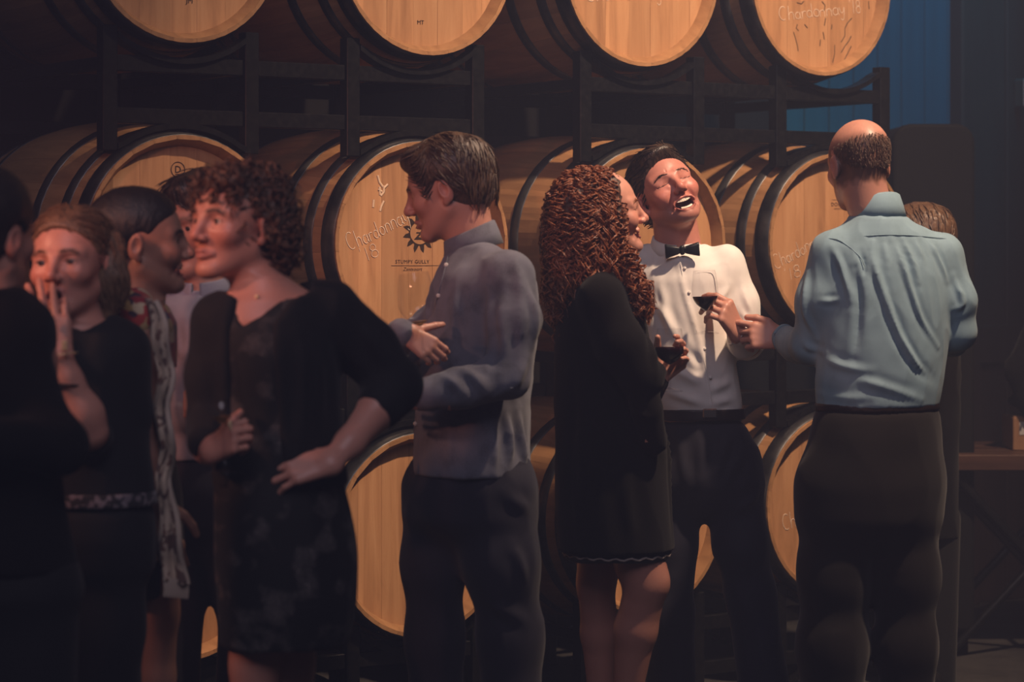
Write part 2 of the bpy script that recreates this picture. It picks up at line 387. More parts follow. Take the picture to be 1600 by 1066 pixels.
# ------------------------------------------------------------------ room shell
M['floor'] = mat('polished_concrete', (.05, .047, .047), .5, .4)
nt, b = nodes(M['floor']); nz = N(nt, 'ShaderNodeTexNoise', Scale=3.0, Detail=7.0, Roughness=.65); nt.links.new(coords(nt, (1, 1, 1)), nz.inputs['Vector'])
r_ = ramp(nt, nz.outputs['Fac'], [(.3, (.030, .028, .030)), (.7, (.075, .070, .068))]); nt.links.new(r_.outputs[0], b.inputs['Base Color']); bump(nt, b, nz.outputs['Fac'], .1, .01)
M['wall_paint'] = mat('painted_boards', (.05, .12, .18), .7, .3)
nt, b = nodes(M['wall_paint']); nz = N(nt, 'ShaderNodeTexNoise', Scale=2.0, Detail=5.0); nt.links.new(coords(nt, (8, 8, 1)), nz.inputs['Vector'])
r_ = ramp(nt, nz.outputs['Fac'], [(.3, (.003, .070, .115)), (.7, (.005, .092, .15))]); nt.links.new(r_.outputs[0], b.inputs['Base Color'])
M['dark_wall'] = mat('dark_wall', (.007, .0065, .007), .8, .2)
M['door_wood'] = wood('dark_door_wood', (.018, .012, .012), (.028, .018, .017), (.036, .023, .021), (14, 14, 1.2), .5, .2)
M['bench_wood'] = wood('bench_wood', (.045, .022, .015), (.075, .036, .024), (.095, .047, .032), (3, 22, 22), .45, .2)
M['matte_black'] = mat('black_cover', (.004, .004, .0045), .8, .2)
M['carton'] = wood('brown_carton', (.24, .12, .06), (.28, .145, .075), (.31, .165, .09), (30, 30, 6), .7, .1)
M['paper'] = mat('white_label', (.45, .42, .40), .8, .2)
def st(name, *a, **k): return tag(link(name, box_mesh(name, *a, **k)), kind='structure')
st('floor', -5, 7.5, -2, 16, -.1, 0, M['floor']); st('ceiling', -5, 7.5, 4.4, 16, 5.4, 5.5, M['dark_wall'])
st('wall_left', -5.1, -5, -2, 16, 0, 5.4, M['dark_wall']); st('wall_right', 7.5, 7.6, -2, 16, 0, 5.4, M['dark_wall'])
WD = 1.12
wb = tag(link('wall_back', box_mesh('wall_back', -5.0, 9.0, .035, .13, 0, 5.4, M['dark_wall'])), kind='structure')
wb.location = tuple(wallpt(0, WD, 0)); wb.rotation_euler = (0, 0, TH)
def wall_s(px, d):
    r = np.array([(px-800)/F_PX, 1.0]); o = wallpt(0, d, 0)[:2]; t, s = np.linalg.solve(np.array([r, -WV[:2]]).T, o); return s, t
s_end, Y_end = wall_s(1487, WD)
BWD = .1235; BM = box_mesh('board', .0015, BWD-.0015, .0, .035, 1.80, 5.4, M['wall_paint'], .004)
link('added_rail', box_mesh('added_rail', wall_s(1200, WD)[0], s_end-.02, -.012, .035, 1.74, 1.80, M['door_wood'], .004), wb)  # rail and board-free wall below are added to keep that stretch dark
off = wall_s(1409, WD)[0]
i0 = int((off-(-.2))/BWD)
for i in range(int((wall_s(1200, WD)[0]-off)/BWD), int((s_end-off)/BWD)+1):
    o = link('board', BM, wb); o.location = (off+i*BWD, 0, 0)
# doorway and dark panelled door at the end of the boards
d1 = tag(link('door_1', None), 'dark panelled barn door beside the blue lit boards', 'door', None, 'structure'); d1.location = tuple(wallpt(s_end-.01, WD-.02, 0)); d1.rotation_euler = (0, 0, TH)
link('frame', box_mesh('frame', 0, .10, -.05, .05, 0, 5.4, M['door_wood'], .006), d1)
PMS = box_mesh('plank', .004, .176, .0, .03, 0, 5.4, M['door_wood'], .005)
for i in range(14):
    o = link('plank', PMS, d1); o.location = (.11+i*.18, 0, 0)
link('rail', box_mesh('rail', .11, 2.6, -.03, .0, .95, 1.10, M['door_wood'], .004), d1)
link('handle', box_mesh('handle', wall_s(1592, WD-.05)[0]-s_end+.01, wall_s(1596, WD-.05)[0]-s_end+.01, -.06, -.005, 1.97, 2.08, M['rivet'], .004), d1)
# tall covered speaker between the rack and the door
def speaker():
    Y = 8.75; z1 = Zp_(198, Y); x0, x1 = (1381-800)/F_PX*Y, (1506-800)/F_PX*Y; w = x1-x0; cx = (x0+x1)/2
    e = thing('speaker_tower', 'tall black covered speaker tower with rounded shoulders behind the balding man', 'speaker', (cx, Y, 0))
    R = .065; prof = [(-w/2, .085), (w/2, .085)]+[(w/2-R+R*math.cos(t), z1-R+R*math.sin(t)) for t in np.linspace(0, math.pi/2, 8)]+[(-w/2+R+R*math.cos(t), z1-R+R*math.sin(t)) for t in np.linspace(math.pi/2, math.pi, 8)]
    k = len(prof); V = [(x, -.21, z) for x, z in prof]+[(x, .21, z) for x, z in prof]; Fs = [tuple(range(k)), tuple(range(2*k-1, k-1, -1))]+[(i, i+k, (i+1) % k+k, (i+1) % k) for i in range(k)]
    m = mesh_from('cover', V, Fs, M['matte_black'], False); co = link('cover', m, e); bv = co.modifiers.new('round', 'BEVEL'); bv.width = .012; bv.segments = 2; bv.limit_method = 'ANGLE'
    for sx in (-1, 1):
        for sy in (-1, 1): link('foot', box_mesh('foot', sx*w*.36-.025, sx*w*.36+.025, sy*.14-.025, sy*.14+.025, 0, .085, M['matte_black'], .005), e)
def Zp_(py, Y): return CAMZ+(HOR-py)/F_PX*Y
M['satin_'] = mat('cover_piping', (.03, .03, .033), .5, .4)
speaker()
# trestle table at the edge of the picture, carton on top
def table():
    Y = 8.45; zt = Zp_(711, Y); x0 = (1490-800)/F_PX*Y; x1 = x0+1.5
    e = thing('trestle_table', 'dark wooden trestle table with crossed legs by the barn door', 'table', ((x0+x1)/2, Y+.3, 0)); L = (x1-x0)/2
    for i in range(3): link('top_board', box_mesh('top_board', -L, L, -.3+i*.2+.002, -.3+(i+1)*.2-.002, zt-.055, zt, M['bench_wood'], .004), e)
    for sx in (-1, 1):
        for sy in (-.22, .22):
            for q in (-1, 1):
                a = np.array([sx*(L-.30)-q*.30, sy, .012]); b_ = np.array([sx*(L-.30)+q*.30, sy+.03*q, zt-.06]); V, Fq = tube([[a, b_]], [.017], 6); link('leg', mesh_from('leg', V, Fq, M['rack'], False), e)
        V, Fq = tube([[(sx*(L-.30), -.25, zt*.5), (sx*(L-.30), .25, zt*.5)]], [.012], 6); link('brace', mesh_from('brace', V, Fq, M['rack'], False), e)
    c0 = (1583-800)/F_PX*(Y+.18); c = thing('carton', 'small brown carton with a white label on the trestle table', 'box', (c0+.12, Y+.28, zt)); h = .115
    link('body', box_mesh('body', -.12, .12, -.10, .10, 0, h, M['carton'], .003), c); link('label', box_mesh('label', -.098, -.02, -.1025, -.10, .055, .10, M['paper']), c); link('flap', box_mesh('flap', -.118, .118, -.098, -.002, h, h+.004, M['carton'], .001), c)
    e2 = thing('folded_jacket', 'black padded jacket heaped over the carton on the trestle table', 'jacket', (c0+.16, Y+.28, zt+h+.004))
    F = Field((-.16, -.17, -.03), (.30, .2, .42), .01) if False else None
    return c0, Y, zt+h+.006, e2
JACKET = table()
# ------------------------------------------------------------------ body surfaces: distance fields polygonised on a grid
f32 = np.float32
def nrm(v): v = np.asarray(v, float); return v/(np.linalg.norm(v)+1e-12)
class Field:
    def __init__(s, lo, hi, h):
        lo = np.asarray(lo, float); hi = np.asarray(hi, float); s.h = h; s.lo = lo
        s.n = np.maximum(np.ceil((hi-lo)/h).astype(int)+1, 4)
        s.ax = [(lo[i]+np.arange(s.n[i])*h).astype(f32) for i in range(3)]
        s.D = np.full(tuple(s.n), 1.0, f32)
    def sl(s, lo, hi):
        out = []
        for i in range(3):
            a = int(np.clip(np.floor((lo[i]-s.lo[i])/s.h), 0, s.n[i])); b = int(np.clip(np.ceil((hi[i]-s.lo[i])/s.h)+1, 0, s.n[i]))
            if b <= a: return None
            out.append(slice(a, b))
        return tuple(out)
    def xyz(s, sl): return s.ax[0][sl[0]][:, None, None], s.ax[1][sl[1]][None, :, None], s.ax[2][sl[2]][None, None, :]
    def put(s, sl, d, k, op):
        A = s.D[sl]
        if op == 'u':
            if k > 0: h = np.maximum(k-np.abs(A-d), 0)/k; s.D[sl] = np.minimum(A, d)-h*h*(k*.25)
            else: s.D[sl] = np.minimum(A, d)
        elif op == 's':
            d = -d
            if k > 0: h = np.maximum(k-np.abs(A-d), 0)/k; s.D[sl] = np.maximum(A, d)+h*h*(k*.25)
            else: s.D[sl] = np.maximum(A, d)
    def rc(s, a, b, ra, rb=None, k=.01, flat=None, op='u'):
        a = np.asarray(a, float); b = np.asarray(b, float); rb = ra if rb is None else rb
        r = max(ra, rb)+k+2.5*s.h; sl = s.sl(np.minimum(a, b)-r, np.maximum(a, b)+r)
        if sl is None: return s
        X, Y, Z = s.xyz(sl); X = X-f32(a[0]); Y = Y-f32(a[1]); Z = Z-f32(a[2]); ba = (b-a).astype(f32)
        t = np.clip((X*ba[0]+Y*ba[1]+Z*ba[2])/f32(max(ba@ba, 1e-9)), 0, 1)
        qx = X-t*ba[0]; qy = Y-t*ba[1]; qz = Z-t*ba[2]; q2 = qx*qx+qy*qy+qz*qz; sc = 1.0
        if flat is not None:
            n, f = nrm(flat[0]), flat[1]; w = qx*f32(n[0])+qy*f32(n[1])+qz*f32(n[2]); q2 = q2+w*w*f32(1/f**2-1); sc = f**.5
        s.put(sl, ((np.sqrt(q2)-(f32(ra)+t*f32(rb-ra)))*f32(sc)).astype(f32), k, op); return s
    def chain(s, pts, rs, k=.01, flat=None, op='u'):
        for i in range(len(pts)-1): s.rc(pts[i], pts[i+1], rs[i], rs[i+1], k, flat, op)
        return s
    def ell(s, c, r, R=None, k=.01, op='u'):
        c = np.asarray(c, float); r = np.asarray(r, float); R = np.eye(3) if R is None else R
        ext = np.sqrt(((R*r)**2).sum(1))+k+2.5*s.h; sl = s.sl(c-ext, c+ext)
        if sl is None: return s
        X, Y, Z = s.xyz(sl); X = X-f32(c[0]); Y = Y-f32(c[1]); Z = Z-f32(c[2]); R = R.astype(f32)
        k0 = 0; k1 = 0
        for i in range(3):
            q = (X*R[0, i]+Y*R[1, i]+Z*R[2, i])/f32(r[i]); k0 = k0+q*q; k1 = k1+(q/f32(r[i]))**2
        k0 = np.sqrt(k0); k1 = np.sqrt(k1)+f32(1e-6)
        s.put(sl, (k0*(k0-1)/k1).astype(f32), k, op); return s
    def loft(s, L, k=.02, power=2.0, op='u', ends=.0):
        """upright stack of ellipses: rows (z, cx, cy, half width, half depth, turn in degrees)"""
        L = np.array(sorted(L)); z0, z1 = L[0, 0], L[-1, 0]
        ext = max(L[:, 3].max(), L[:, 4].max())+k+3*s.h
        sl = s.sl((L[:, 1].min()-ext, L[:, 2].min()-ext, z0-k-3*s.h), (L[:, 1].max()+ext, L[:, 2].max()+ext, z1+k+3*s.h))
        if sl is None: return s
        X, Y, Z = s.xyz(sl); zz = s.ax[2][sl[2]]
        zd = np.linspace(z0, z1, 120); ker = np.ones(13)/13
        def prof(j):
            v = np.interp(zd, L[:, 0], L[:, j]); v = np.convolve(np.pad(v, 6, mode='reflect', reflect_type='odd'), ker, 'valid'); return np.interp(zz, zd, v).astype(f32)[None, None, :]
        cx, cy, a, b_, rt = [prof(j) for j in range(1, 6)]; rt = np.radians(rt); cr, sr = np.cos(rt), np.sin(rt)
        dx, dy = X-cx, Y-cy; u = np.abs(dx*cr+dy*sr)/a; w = np.abs(-dx*sr+dy*cr)/b_
        k0 = (u**power+w**power)**(1/power); k1 = np.sqrt((u/a)**2+(w/b_)**2)/np.maximum(np.sqrt(u*u+w*w), 1e-4)
        d = (k0-1)/np.maximum(k1, 1e-4)
        e = np.maximum(z0-Z, Z-z1); kk = max(ends, 1e-4); hh = np.maximum(kk-np.abs(d-e), 0)/kk
        d = np.maximum(d, e)+hh*hh*kk*.25
        s.put(sl, d.astype(f32), k, op); return s
    def cut(s, c, n, k=.0):
        """keep only the side of a plane that the normal points away from"""
        n = nrm(n); X, Y, Z = s.xyz((slice(None),)*3)
        d = ((X-f32(c[0]))*f32(n[0])+(Y-f32(c[1]))*f32(n[1])+(Z-f32(c[2]))*f32(n[2])).astype(f32)
        if k > 0: h = np.maximum(k-np.abs(s.D-d), 0)/k; s.D = np.maximum(s.D, d)+h*h*(k*.25)
        else: s.D = np.maximum(s.D, d)
        return s
    def front(s, px, py, lift=0.0):
        """first surface point met by the sight line through a place of the photograph"""
        ys = np.arange(s.ax[1][0], s.ax[1][-1], s.h*.5)
        P = np.stack([(px-800)/F_PX*ys, ys, CAMZ+(HOR-py)/F_PX*ys], 1)
        idx = np.rint((P-s.lo)/s.h).astype(int); ok = ((idx >= 0) & (idx < s.n)).all(1); idx = idx[ok]
        d = s.D[idx[:, 0], idx[:, 1], idx[:, 2]]; hit = np.nonzero(d < 0)[0]
        if len(hit) == 0: return P[len(P)//2]
        i = hit[0]; Q = P[ok]; t = float(d[i-1]/(d[i-1]-d[i])) if i > 0 and d[i-1] > d[i] else 1.0
        return (Q[i-1]*(1-t)+Q[i]*t if i > 0 else Q[i])-np.array([0, lift, 0])
    def fold(s, pix, r=.006, k=.012, lift=.0, op='u'):
        """remember a cloth fold along a line on the visible surface; drape() raises (or sinks) it"""
        P = np.array([s.front(*q) for q in pix]); n = len(P); t = np.linspace(0, n-1, 6*n)
        P = np.stack([np.interp(t, np.arange(n), P[:, a]) for a in range(3)], 1)
        for a in range(3): P[:, a] = np.convolve(np.pad(P[:, a], 4, mode='reflect', reflect_type='odd'), np.ones(9)/9, 'valid')
        if not hasattr(s, 'folds'): s.folds = []
        s.folds.append((P, r*1.25 if op == 'u' else -r, max(k, .008))); return s
    def drape(s, V, Fq):
        if not hasattr(s, 'folds'): return V
        Nn = normals(V, Fq); off = np.zeros(len(V))
        for P, amp, wd in s.folds:
            lo, hi = P.min(0)-wd*3, P.max(0)+wd*3; I = np.nonzero(((V > lo) & (V < hi)).all(1))[0]
            if len(I) == 0: continue
            D2 = ((V[I][:, None]-P[None])**2).sum(2); j = D2.argmin(1); d = np.sqrt(D2[np.arange(len(I)), j]); t = j/(len(P)-1)
            env = np.minimum(1, 1.15*np.sin(math.pi*np.clip(t, .06, .94)))
            off[I] += amp*env*(np.exp(-(d/wd)**2*1.6)-.35*np.exp(-((d-wd*1.7)/wd)**2))
        return relax(V+Nn*off[:, None], Fq, 2, .5)
    def mesh(s):
        D = s.D; I = D < 0
        # keep the border outside
        for a in range(3):
            q = [slice(None)]*3; q[a] = 0; I[tuple(q)] = False; q[a] = -1; I[tuple(q)] = False
        Dc = np.where(I, np.minimum(D, -1e-6), np.maximum(D, 1e-6))
        c = np.zeros(tuple(n-1 for n in D.shape), np.uint8)
        for i in (0, 1):
            for j in (0, 1):
                for k in (0, 1): c += I[i:i+c.shape[0], j:j+c.shape[1], k:k+c.shape[2]]
        act = np.nonzero((c > 0) & (c < 8)); A = np.stack(act, 1); m = len(A)
        if m == 0: return np.zeros((0, 3)), np.zeros((0, 4), int)
        vid = np.full(c.shape, -1, np.int32); vid[act] = np.arange(m)
        cor = {}
        for i in (0, 1):
            for j in (0, 1):
                for k in (0, 1): cor[i, j, k] = Dc[A[:, 0]+i, A[:, 1]+j, A[:, 2]+k]
        acc = np.zeros((m, 3)); cnt = np.zeros(m)
        for a in range(3):
            o = [x for x in range(3) if x != a]
            for p in (0, 1):
                for q in (0, 1):
                    e0 = [0, 0, 0]; e0[o[0]] = p; e0[o[1]] = q; e1 = list(e0); e1[a] = 1
                    d0, d1 = cor[tuple(e0)], cor[tuple(e1)]; x = (d0 < 0) != (d1 < 0)
                    t = np.where(x, d0/np.where(x, d0-d1, 1), 0); pos = np.tile(np.array(e0, float), (m, 1)); pos[:, a] = t
                    acc += pos*x[:, None]; cnt += x
        V = s.lo+(A+acc/cnt[:, None])*s.h
        FF = []
        for a in range(3):
            u, v = (a+1) % 3, (a+2) % 3
            q0 = [slice(None)]*3; q1 = [slice(None)]*3; q0[a] = slice(0, -1); q1[a] = slice(1, None)
            I0, I1 = I[tuple(q0)], I[tuple(q1)]; E = np.stack(np.nonzero(I0 != I1), 1); inside = I0[tuple(E.T)]
            def cell(du, dv):
                g = E.copy(); g[:, u] -= du; g[:, v] -= dv; return vid[tuple(g.T)]
            Q = np.stack([cell(1, 1), cell(0, 1), cell(0, 0), cell(1, 0)], 1)
            Q[~inside] = Q[~inside][:, ::-1]; FF.append(Q)
        return V, np.concatenate(FF)
def normals(V, Fq):
    n = np.cross(V[Fq[:, 2]]-V[Fq[:, 0]], V[Fq[:, 3]]-V[Fq[:, 1]]); out = np.zeros_like(V)
    for i in range(4):
        for a in range(3): out[:, a] += np.bincount(Fq[:, i], n[:, a], len(V))
    return out/(np.linalg.norm(out, axis=1)[:, None]+1e-12)
def relax(V, Fq, it=1, w=.5):
    E = np.concatenate([Fq[:, [0, 1]], Fq[:, [1, 2]], Fq[:, [2, 3]], Fq[:, [3, 0]]])
    deg = np.bincount(E[:, 0], minlength=len(V))+np.bincount(E[:, 1], minlength=len(V))
    for _ in range(it):
        A = np.zeros_like(V)
        for a in range(3): A[:, a] = np.bincount(E[:, 0], V[E[:, 1], a], len(V))+np.bincount(E[:, 1], V[E[:, 0], a], len(V))
        V = V*(1-w)+w*A/np.maximum(deg, 1)[:, None]
    return V
_P = RNG.permutation(256); _P = np.concatenate([_P, _P, _P]); _G = RNG.normal(size=(256, 3)); _G /= np.linalg.norm(_G, axis=1)[:, None]
def noise3(p):
    i = np.floor(p).astype(int); f = p-i; w = f*f*f*(f*(f*6-15)+10); out = 0
    for a in (0, 1):
        for b_ in (0, 1):
            for c in (0, 1):
                h = _P[_P[_P[(i[:, 0]+a) & 255]+((i[:, 1]+b_) & 255)]+((i[:, 2]+c) & 255)] & 255
                g = (_G[h]*(f-np.array([a, b_, c]))).sum(1)
                out = out+g*(w[:, 0] if a else 1-w[:, 0])*(w[:, 1] if b_ else 1-w[:, 1])*(w[:, 2] if c else 1-w[:, 2])
    return out
def crease(V, Fq, amp, scale, seed=0.0, ridge=True):
    """cloth folds pushed along the normal: scale = cycles per metre on x, y, z"""
    Nn = normals(V, Fq); p = V*np.asarray(scale)+seed
    p = p+.6*np.stack([noise3(p*.5+7), noise3(p*.5+19), noise3(p*.5+31)], 1)
    n = noise3(p)
    if ridge: n = (1-np.abs(n)*2.2)**2-.35
    n2 = noise3(p*2.1+5)*.45
    return V+Nn*(amp*(n+n2))[:, None]

# ------------------------------------------------------------------ heads
def frame(yaw, pitch=0, roll=0):
    y, p, r = np.radians([yaw, pitch, roll]); c, s_ = np.cos, np.sin
    Rz = np.array([[c(y), -s_(y), 0], [s_(y), c(y), 0], [0, 0, 1]]); B = np.diag([-1., -1., 1.])
    Rx = np.array([[1, 0, 0], [0, c(p), -s_(p)], [0, s_(p), c(p)]]); Ry = np.array([[c(r), 0, s_(r)], [0, 1, 0], [-s_(r), 0, c(r)]])
    return Rz@B@Rx@Ry                      # columns: person's right, forward, up
class Head:
    def __init__(s, c, yaw, pitch=0, roll=0, size=1.0, female=False):
        s.c = np.asarray(c, float); s.R = frame(yaw, pitch, roll); s.z = size; s.f = female
    def w(s, x, y, z): return s.c+s.R@(np.array([x, y, z])*s.z)
    def loc(s, P): return (P-s.c)@s.R/s.z
    def ell(s, F, c, r, k=.01, op='u', tilt=None):
        R = s.R
        if tilt is not None: R = s.R@np.array(Matrix.Rotation(math.radians(tilt[1]), 3, tilt[0]))
        F.ell(s.w(*c), np.array(r)*s.z, R, k*s.z, op)
    def rc(s, F, a, b_, ra, rb=None, k=.008, op='u'): F.rc(s.w(*a), s.w(*b_), ra*s.z, (ra if rb is None else rb)*s.z, k*s.z, None, op)
    def build(s, F, mouth='closed', eyes='open', nose=1.0, heavy=0.0):
        fem = s.f; E = s.ell
        E(F, (0, -.014, .036), (.0765, .098, .083), .02)
        E(F, (0, .022, .020), (.066, .066, .066), .03)
        E(F, (0, .034, -.038), (.056 if fem else .059, .056, .076), .035)
        jw = .049 if fem else .054
        for q in (-1, 1):
            s.rc(F, (q*jw, .0, -.055), (q*.018, .070, -.100), .017+heavy, .014, .028)
            E(F, (q*.043, .060, -.026), (.022, .022, .019), .022)
        E(F, (0, .079, -.101), (.019, .016, .014), .02)
        for q in (-1, 1):
            s.rc(F, (q*.050, .066, .018), (q*.016, .088, .016), .0075 if fem else .0095, None, .016)
            E(F, (q*.033, .098, .001), (.020, .017, .0125) if eyes == 'open' else (.019, .0135, .010), .014, 's')
            E(F, (q*.033, .0725, -.001), (.0155, .0145, .0135) if eyes == 'open' else (.0165, .0135, .0115), .003 if eyes == 'open' else .008)        # lids over the eyeball
            if eyes == 'open':
                E(F, (q*.033, .088, -.001), (.0125, .010, .0052), .002, 's')
            else:
                s.rc(F, (q*.049, .077, -.004), (q*.034, .0855, -.0045), .0020, None, .002, 's'); s.rc(F, (q*.034, .0855, -.0045), (q*.020, .0855, -.002), .0018, None, .002, 's'); s.rc(F, (q*.050, .072, .009), (q*.020, .086, .007), .0055, None, .010)
        n = nose
        s.rc(F, (0, .090, .010), (0, .108*n**.3+.004, -.026), .0078, .0098, .014)
        E(F, (0, .1105, -.032), (.0115*n, .0125*n, .0105), .008)
        for q in (-1, 1):
            E(F, (q*.0125, .101, -.036), (.0082, .010, .0078), .006)
            E(F, (q*.0070, .1065, -.0435), (.0042, .0062, .0050), .002, 's')
        if mouth in ('closed', 'slight'):
            for q in (-1, 1):
                s.rc(F, (q*.023, .083, -.0665), (q*.006, .0965, -.0615), .0042, .0062, .006)
                s.rc(F, (q*.022, .083, -.069), (q*.005, .0945, -.0735), .0042, .0068, .006)
                s.rc(F, (q*.025, .090, -.0675), (0, .102, -.0672), .0012, .0016, .002, 's')
        else:
            hw, hh, zc = {'open': (.015, .0125, -.072), 'smile': (.027, .0080, -.067), 'laugh': (.0265, .0155, -.073)}[mouth]
            up = {'open': 0, 'smile': .006, 'laugh': .006}[mouth]
            if mouth != 'open':
                for q in (-1, 1):
                    E(F, (q*.041, .066, -.034), (.018, .018, .018), .016)
                    s.rc(F, (q*.024, .092, -.040), (q*.040, .070, -.075), .0030, .0026, .010, 's')
            for i in range(10):
                a0, a1 = 2*math.pi*i/10, 2*math.pi*(i+1)/10
                def lp(a): x = hw*1.1*math.cos(a); return (x, (.0905 if mouth == 'smile' else .0925)-9.0*x*x, zc+hh*1.15*math.sin(a)+up*(x/hw)**2)
                s.rc(F, lp(a0), lp(a1), .0036 if mouth == 'smile' else .0040, None, .007)
            E(F, (0, .095, zc), (hw, .028, hh), .004, 's')
            for q in (-1, 1): E(F, (q*hw*.62, .088, zc+up*.5), (hw*.48, .020, hh*.62), .004, 's')
        for q in (-1, 1):                                                     # ears
            R = s.R@np.array(Matrix.Rotation(math.radians(-18*q), 3, 'Z'))@np.array(Matrix.Rotation(math.radians(-12), 3, 'X'))
            F.ell(s.w(q*.0785, -.012, -.010), np.array([.0085, .0175, .030])*s.z, R, .006*s.z)
            F.ell(s.w(q*.088, -.009, -.006), np.array([.0075, .0105, .018])*s.z, R, .004*s.z, 's')
            E(F, (q*.075, -.006, -.036), (.007, .009, .010), .006)
    def neck(s, F, base, r0=.056, r1=.060, k=.03):
        F.rc(s.w(0, -.018, -.055), base, r0*s.z, r1, k)
    def colors(s, V, base, lip=(.36, .10, .085), brow=(.06, .035, .02), lipamt=.75, browamt=.8, stubble=None, scalp=None, lash=0.0, inner=None):
        L = s.loc(V); C = np.tile(np.array(base), (len(V), 1))
        def mix(m, col): 
            nonlocal C
            m = np.clip(m, 0, 1)[:, None]; C = C*(1-m)+np.array(col)*m
        g = lambda c, r: np.exp(-(((L-np.array(c))/np.array(r))**2).sum(1))
        flush = np.array(base)*np.array([1.05, .80, .78])
        mix(.7*(g((.045, .07, -.03), (.03, .04, .025))+g((-.045, .07, -.03), (.03, .04, .025))+g((0, .115, -.03), (.018, .02, .018))), flush)
        mix(.8*(g((.08, -.012, -.01), (.012, .03, .035))+g((-.08, -.012, -.01), (.012, .03, .035))), flush)
        if stubble is not None: mix(.5*g((0, .075, -.09), (.055, .06, .028)), stubble)
        mix(lipamt*1.3*np.clip(g((0, .095, -.0675), (.026, .03, .0105)), 0, .78), lip)
        for q in (-1, 1):
            for x, z in ((.018, .020), (.027, .024), (.037, .0245), (.046, .019)): mix(browamt*1.2*g((q*x, .08, z), (.0075, .03, .0042)), brow)
        for q in (-1, 1): mix(1.6*g((q*.0070, .1065, -.0430), (.0040, .0075, .0045)), (.10, .03, .028))
        if inner:
            hw, hh, zc = inner; e_ = (L[:, 0]/(hw*1.02))**2+((L[:, 2]-zc)/(hh*1.08))**2
            mix(1.2*np.exp(-np.maximum(np.sqrt(e_)-1.0, 0)/.22)*(L[:, 1] > .07), lip); mix(np.where((e_ < 1.0) & (L[:, 1] > .05), np.clip((.0885-9*L[:, 0]**2-L[:, 1])/.004, 0, 1), 0), (.09, .018, .018))
        if lash:
            for q in (-1, 1):
                for x, z in ((.020, -.0025), (.027, -.0042), (.034, -.0048), (.041, -.0046), (.048, -.004)): mix(lash*g((q*x, .08, z), (.006, .03, .0020)), (.10, .035, .025))
        if scalp is not None: mix(scalp(L), scalp.col)
        return C
    def project(s, F, x, z, lift=0.0):
        ys = np.linspace(.14, .03, 111); P = np.array([s.w(x, y, z) for y in ys]); i = np.rint((P-F.lo)/F.h).astype(int)
        i = np.clip(i, 0, F.n-1); dd = F.D[i[:, 0], i[:, 1], i[:, 2]]; h = np.nonzero(dd < 0)[0]
        k = h[0] if len(h) else 60; t = float(dd[k-1]/(dd[k-1]-dd[k])) if k > 0 and dd[k-1] > 0 else 1.0
        y = ys[k-1]*(1-t)+ys[k]*t if k > 0 else ys[k]; return s.w(x, y+lift, z)
    def brows(s, F, parent, m, thick=1.0, raise_=0.0):
        rg = np.random.default_rng(3); P, Rr = [], []
        for q in (-1, 1):
            for i in range(46):
                t = rg.uniform(0, 1); x = .013+.036*t; z = .017+raise_+.0075*math.sin(math.pi*min(t*.85+.1, 1))-.004*t+rg.normal()*.0016*thick
                a = s.project(F, q*x, z, .0002); b_ = s.project(F, q*(x+.0065), z+.0012*(1-2*t), .0006); P.append([a, (a+b_)/2+s.R[:, 1]*.0004, b_]); Rr.append(np.array([.00075, .0007, .0003])*thick)
        V, Fq = tube(P, Rr, 3); tag(link('eyebrows', mesh_from('eyebrows', V, Fq, m), parent), kind='stuff')
    def lashes(s, F, parent, m, closed=True):
        P = []
        for q in (-1, 1):
            P.append([s.project(F, q*x, z, .0002) for x, z in ((.019, -.0015), (.024, -.0035), (.030, -.0048), (.036, -.0052), (.042, -.0048), (.049, -.0034))] if closed else
                     [s.project(F, q*x, z, .0006) for x, z in ((.0205, .0012), (.026, .0045), (.033, .0058), (.040, .0046), (.0465, .0012))])
        V, Fq = tube(P, [np.linspace(.0007, .0011, len(p_)) for p_ in P], 5); link('eyelashes', mesh_from('eyelashes', V, Fq, m), parent)
    def eyes(s, parent, look=(0, 0), iris=(.05, .03, .02)):
        for q in (-1, 1):
            n, k = 14, 10; a = np.linspace(0, math.pi, k); prof = [(math.sin(t)*.0128*s.z+1e-5, math.cos(t)*.0128*s.z) for t in a]
            V, Fq = lathe(prof, n); me = mesh_from('eye', V, Fq, M['eye_white'])
            me.materials.append(M['iris']); h = V[Fq].mean(1)[:, 2]
            me.polygons.foreach_set('material_index', (h > .0108*s.z).astype(np.int32)); me.update()
            o = link('eye', me, parent); d = s.R@nrm((look[0], 1, look[1])); o.matrix_world = Matrix.Translation(Vector(s.w(q*.033, .0725, -.001)))@Vector(d).to_track_quat('Z', 'Y').to_matrix().to_4x4()
    def teeth(s, parent, zc=-.064, hw=.021, lower=False):
        rows = [(zc, .0048)]+([(zc-.021, .0042)] if lower else [])
        for z, hh in rows:
            V, Fs = [], []
            for i in range(8):
                for e in (-.46, .46):
                    x = (i-3.5+e)/4*hw; y = .0880-9*x*x
                    for dz in (-hh, hh): V.append(s.w(x, y, z+dz+.006*(x/hw)**2))
                Fs.append((i*4, i*4+2, i*4+3, i*4+1))
            o = link('teeth', mesh_from('teeth', V, Fs, M['teeth'], False), parent)
            md = o.modifiers.new('thick', 'SOLIDIFY'); md.thickness = .004

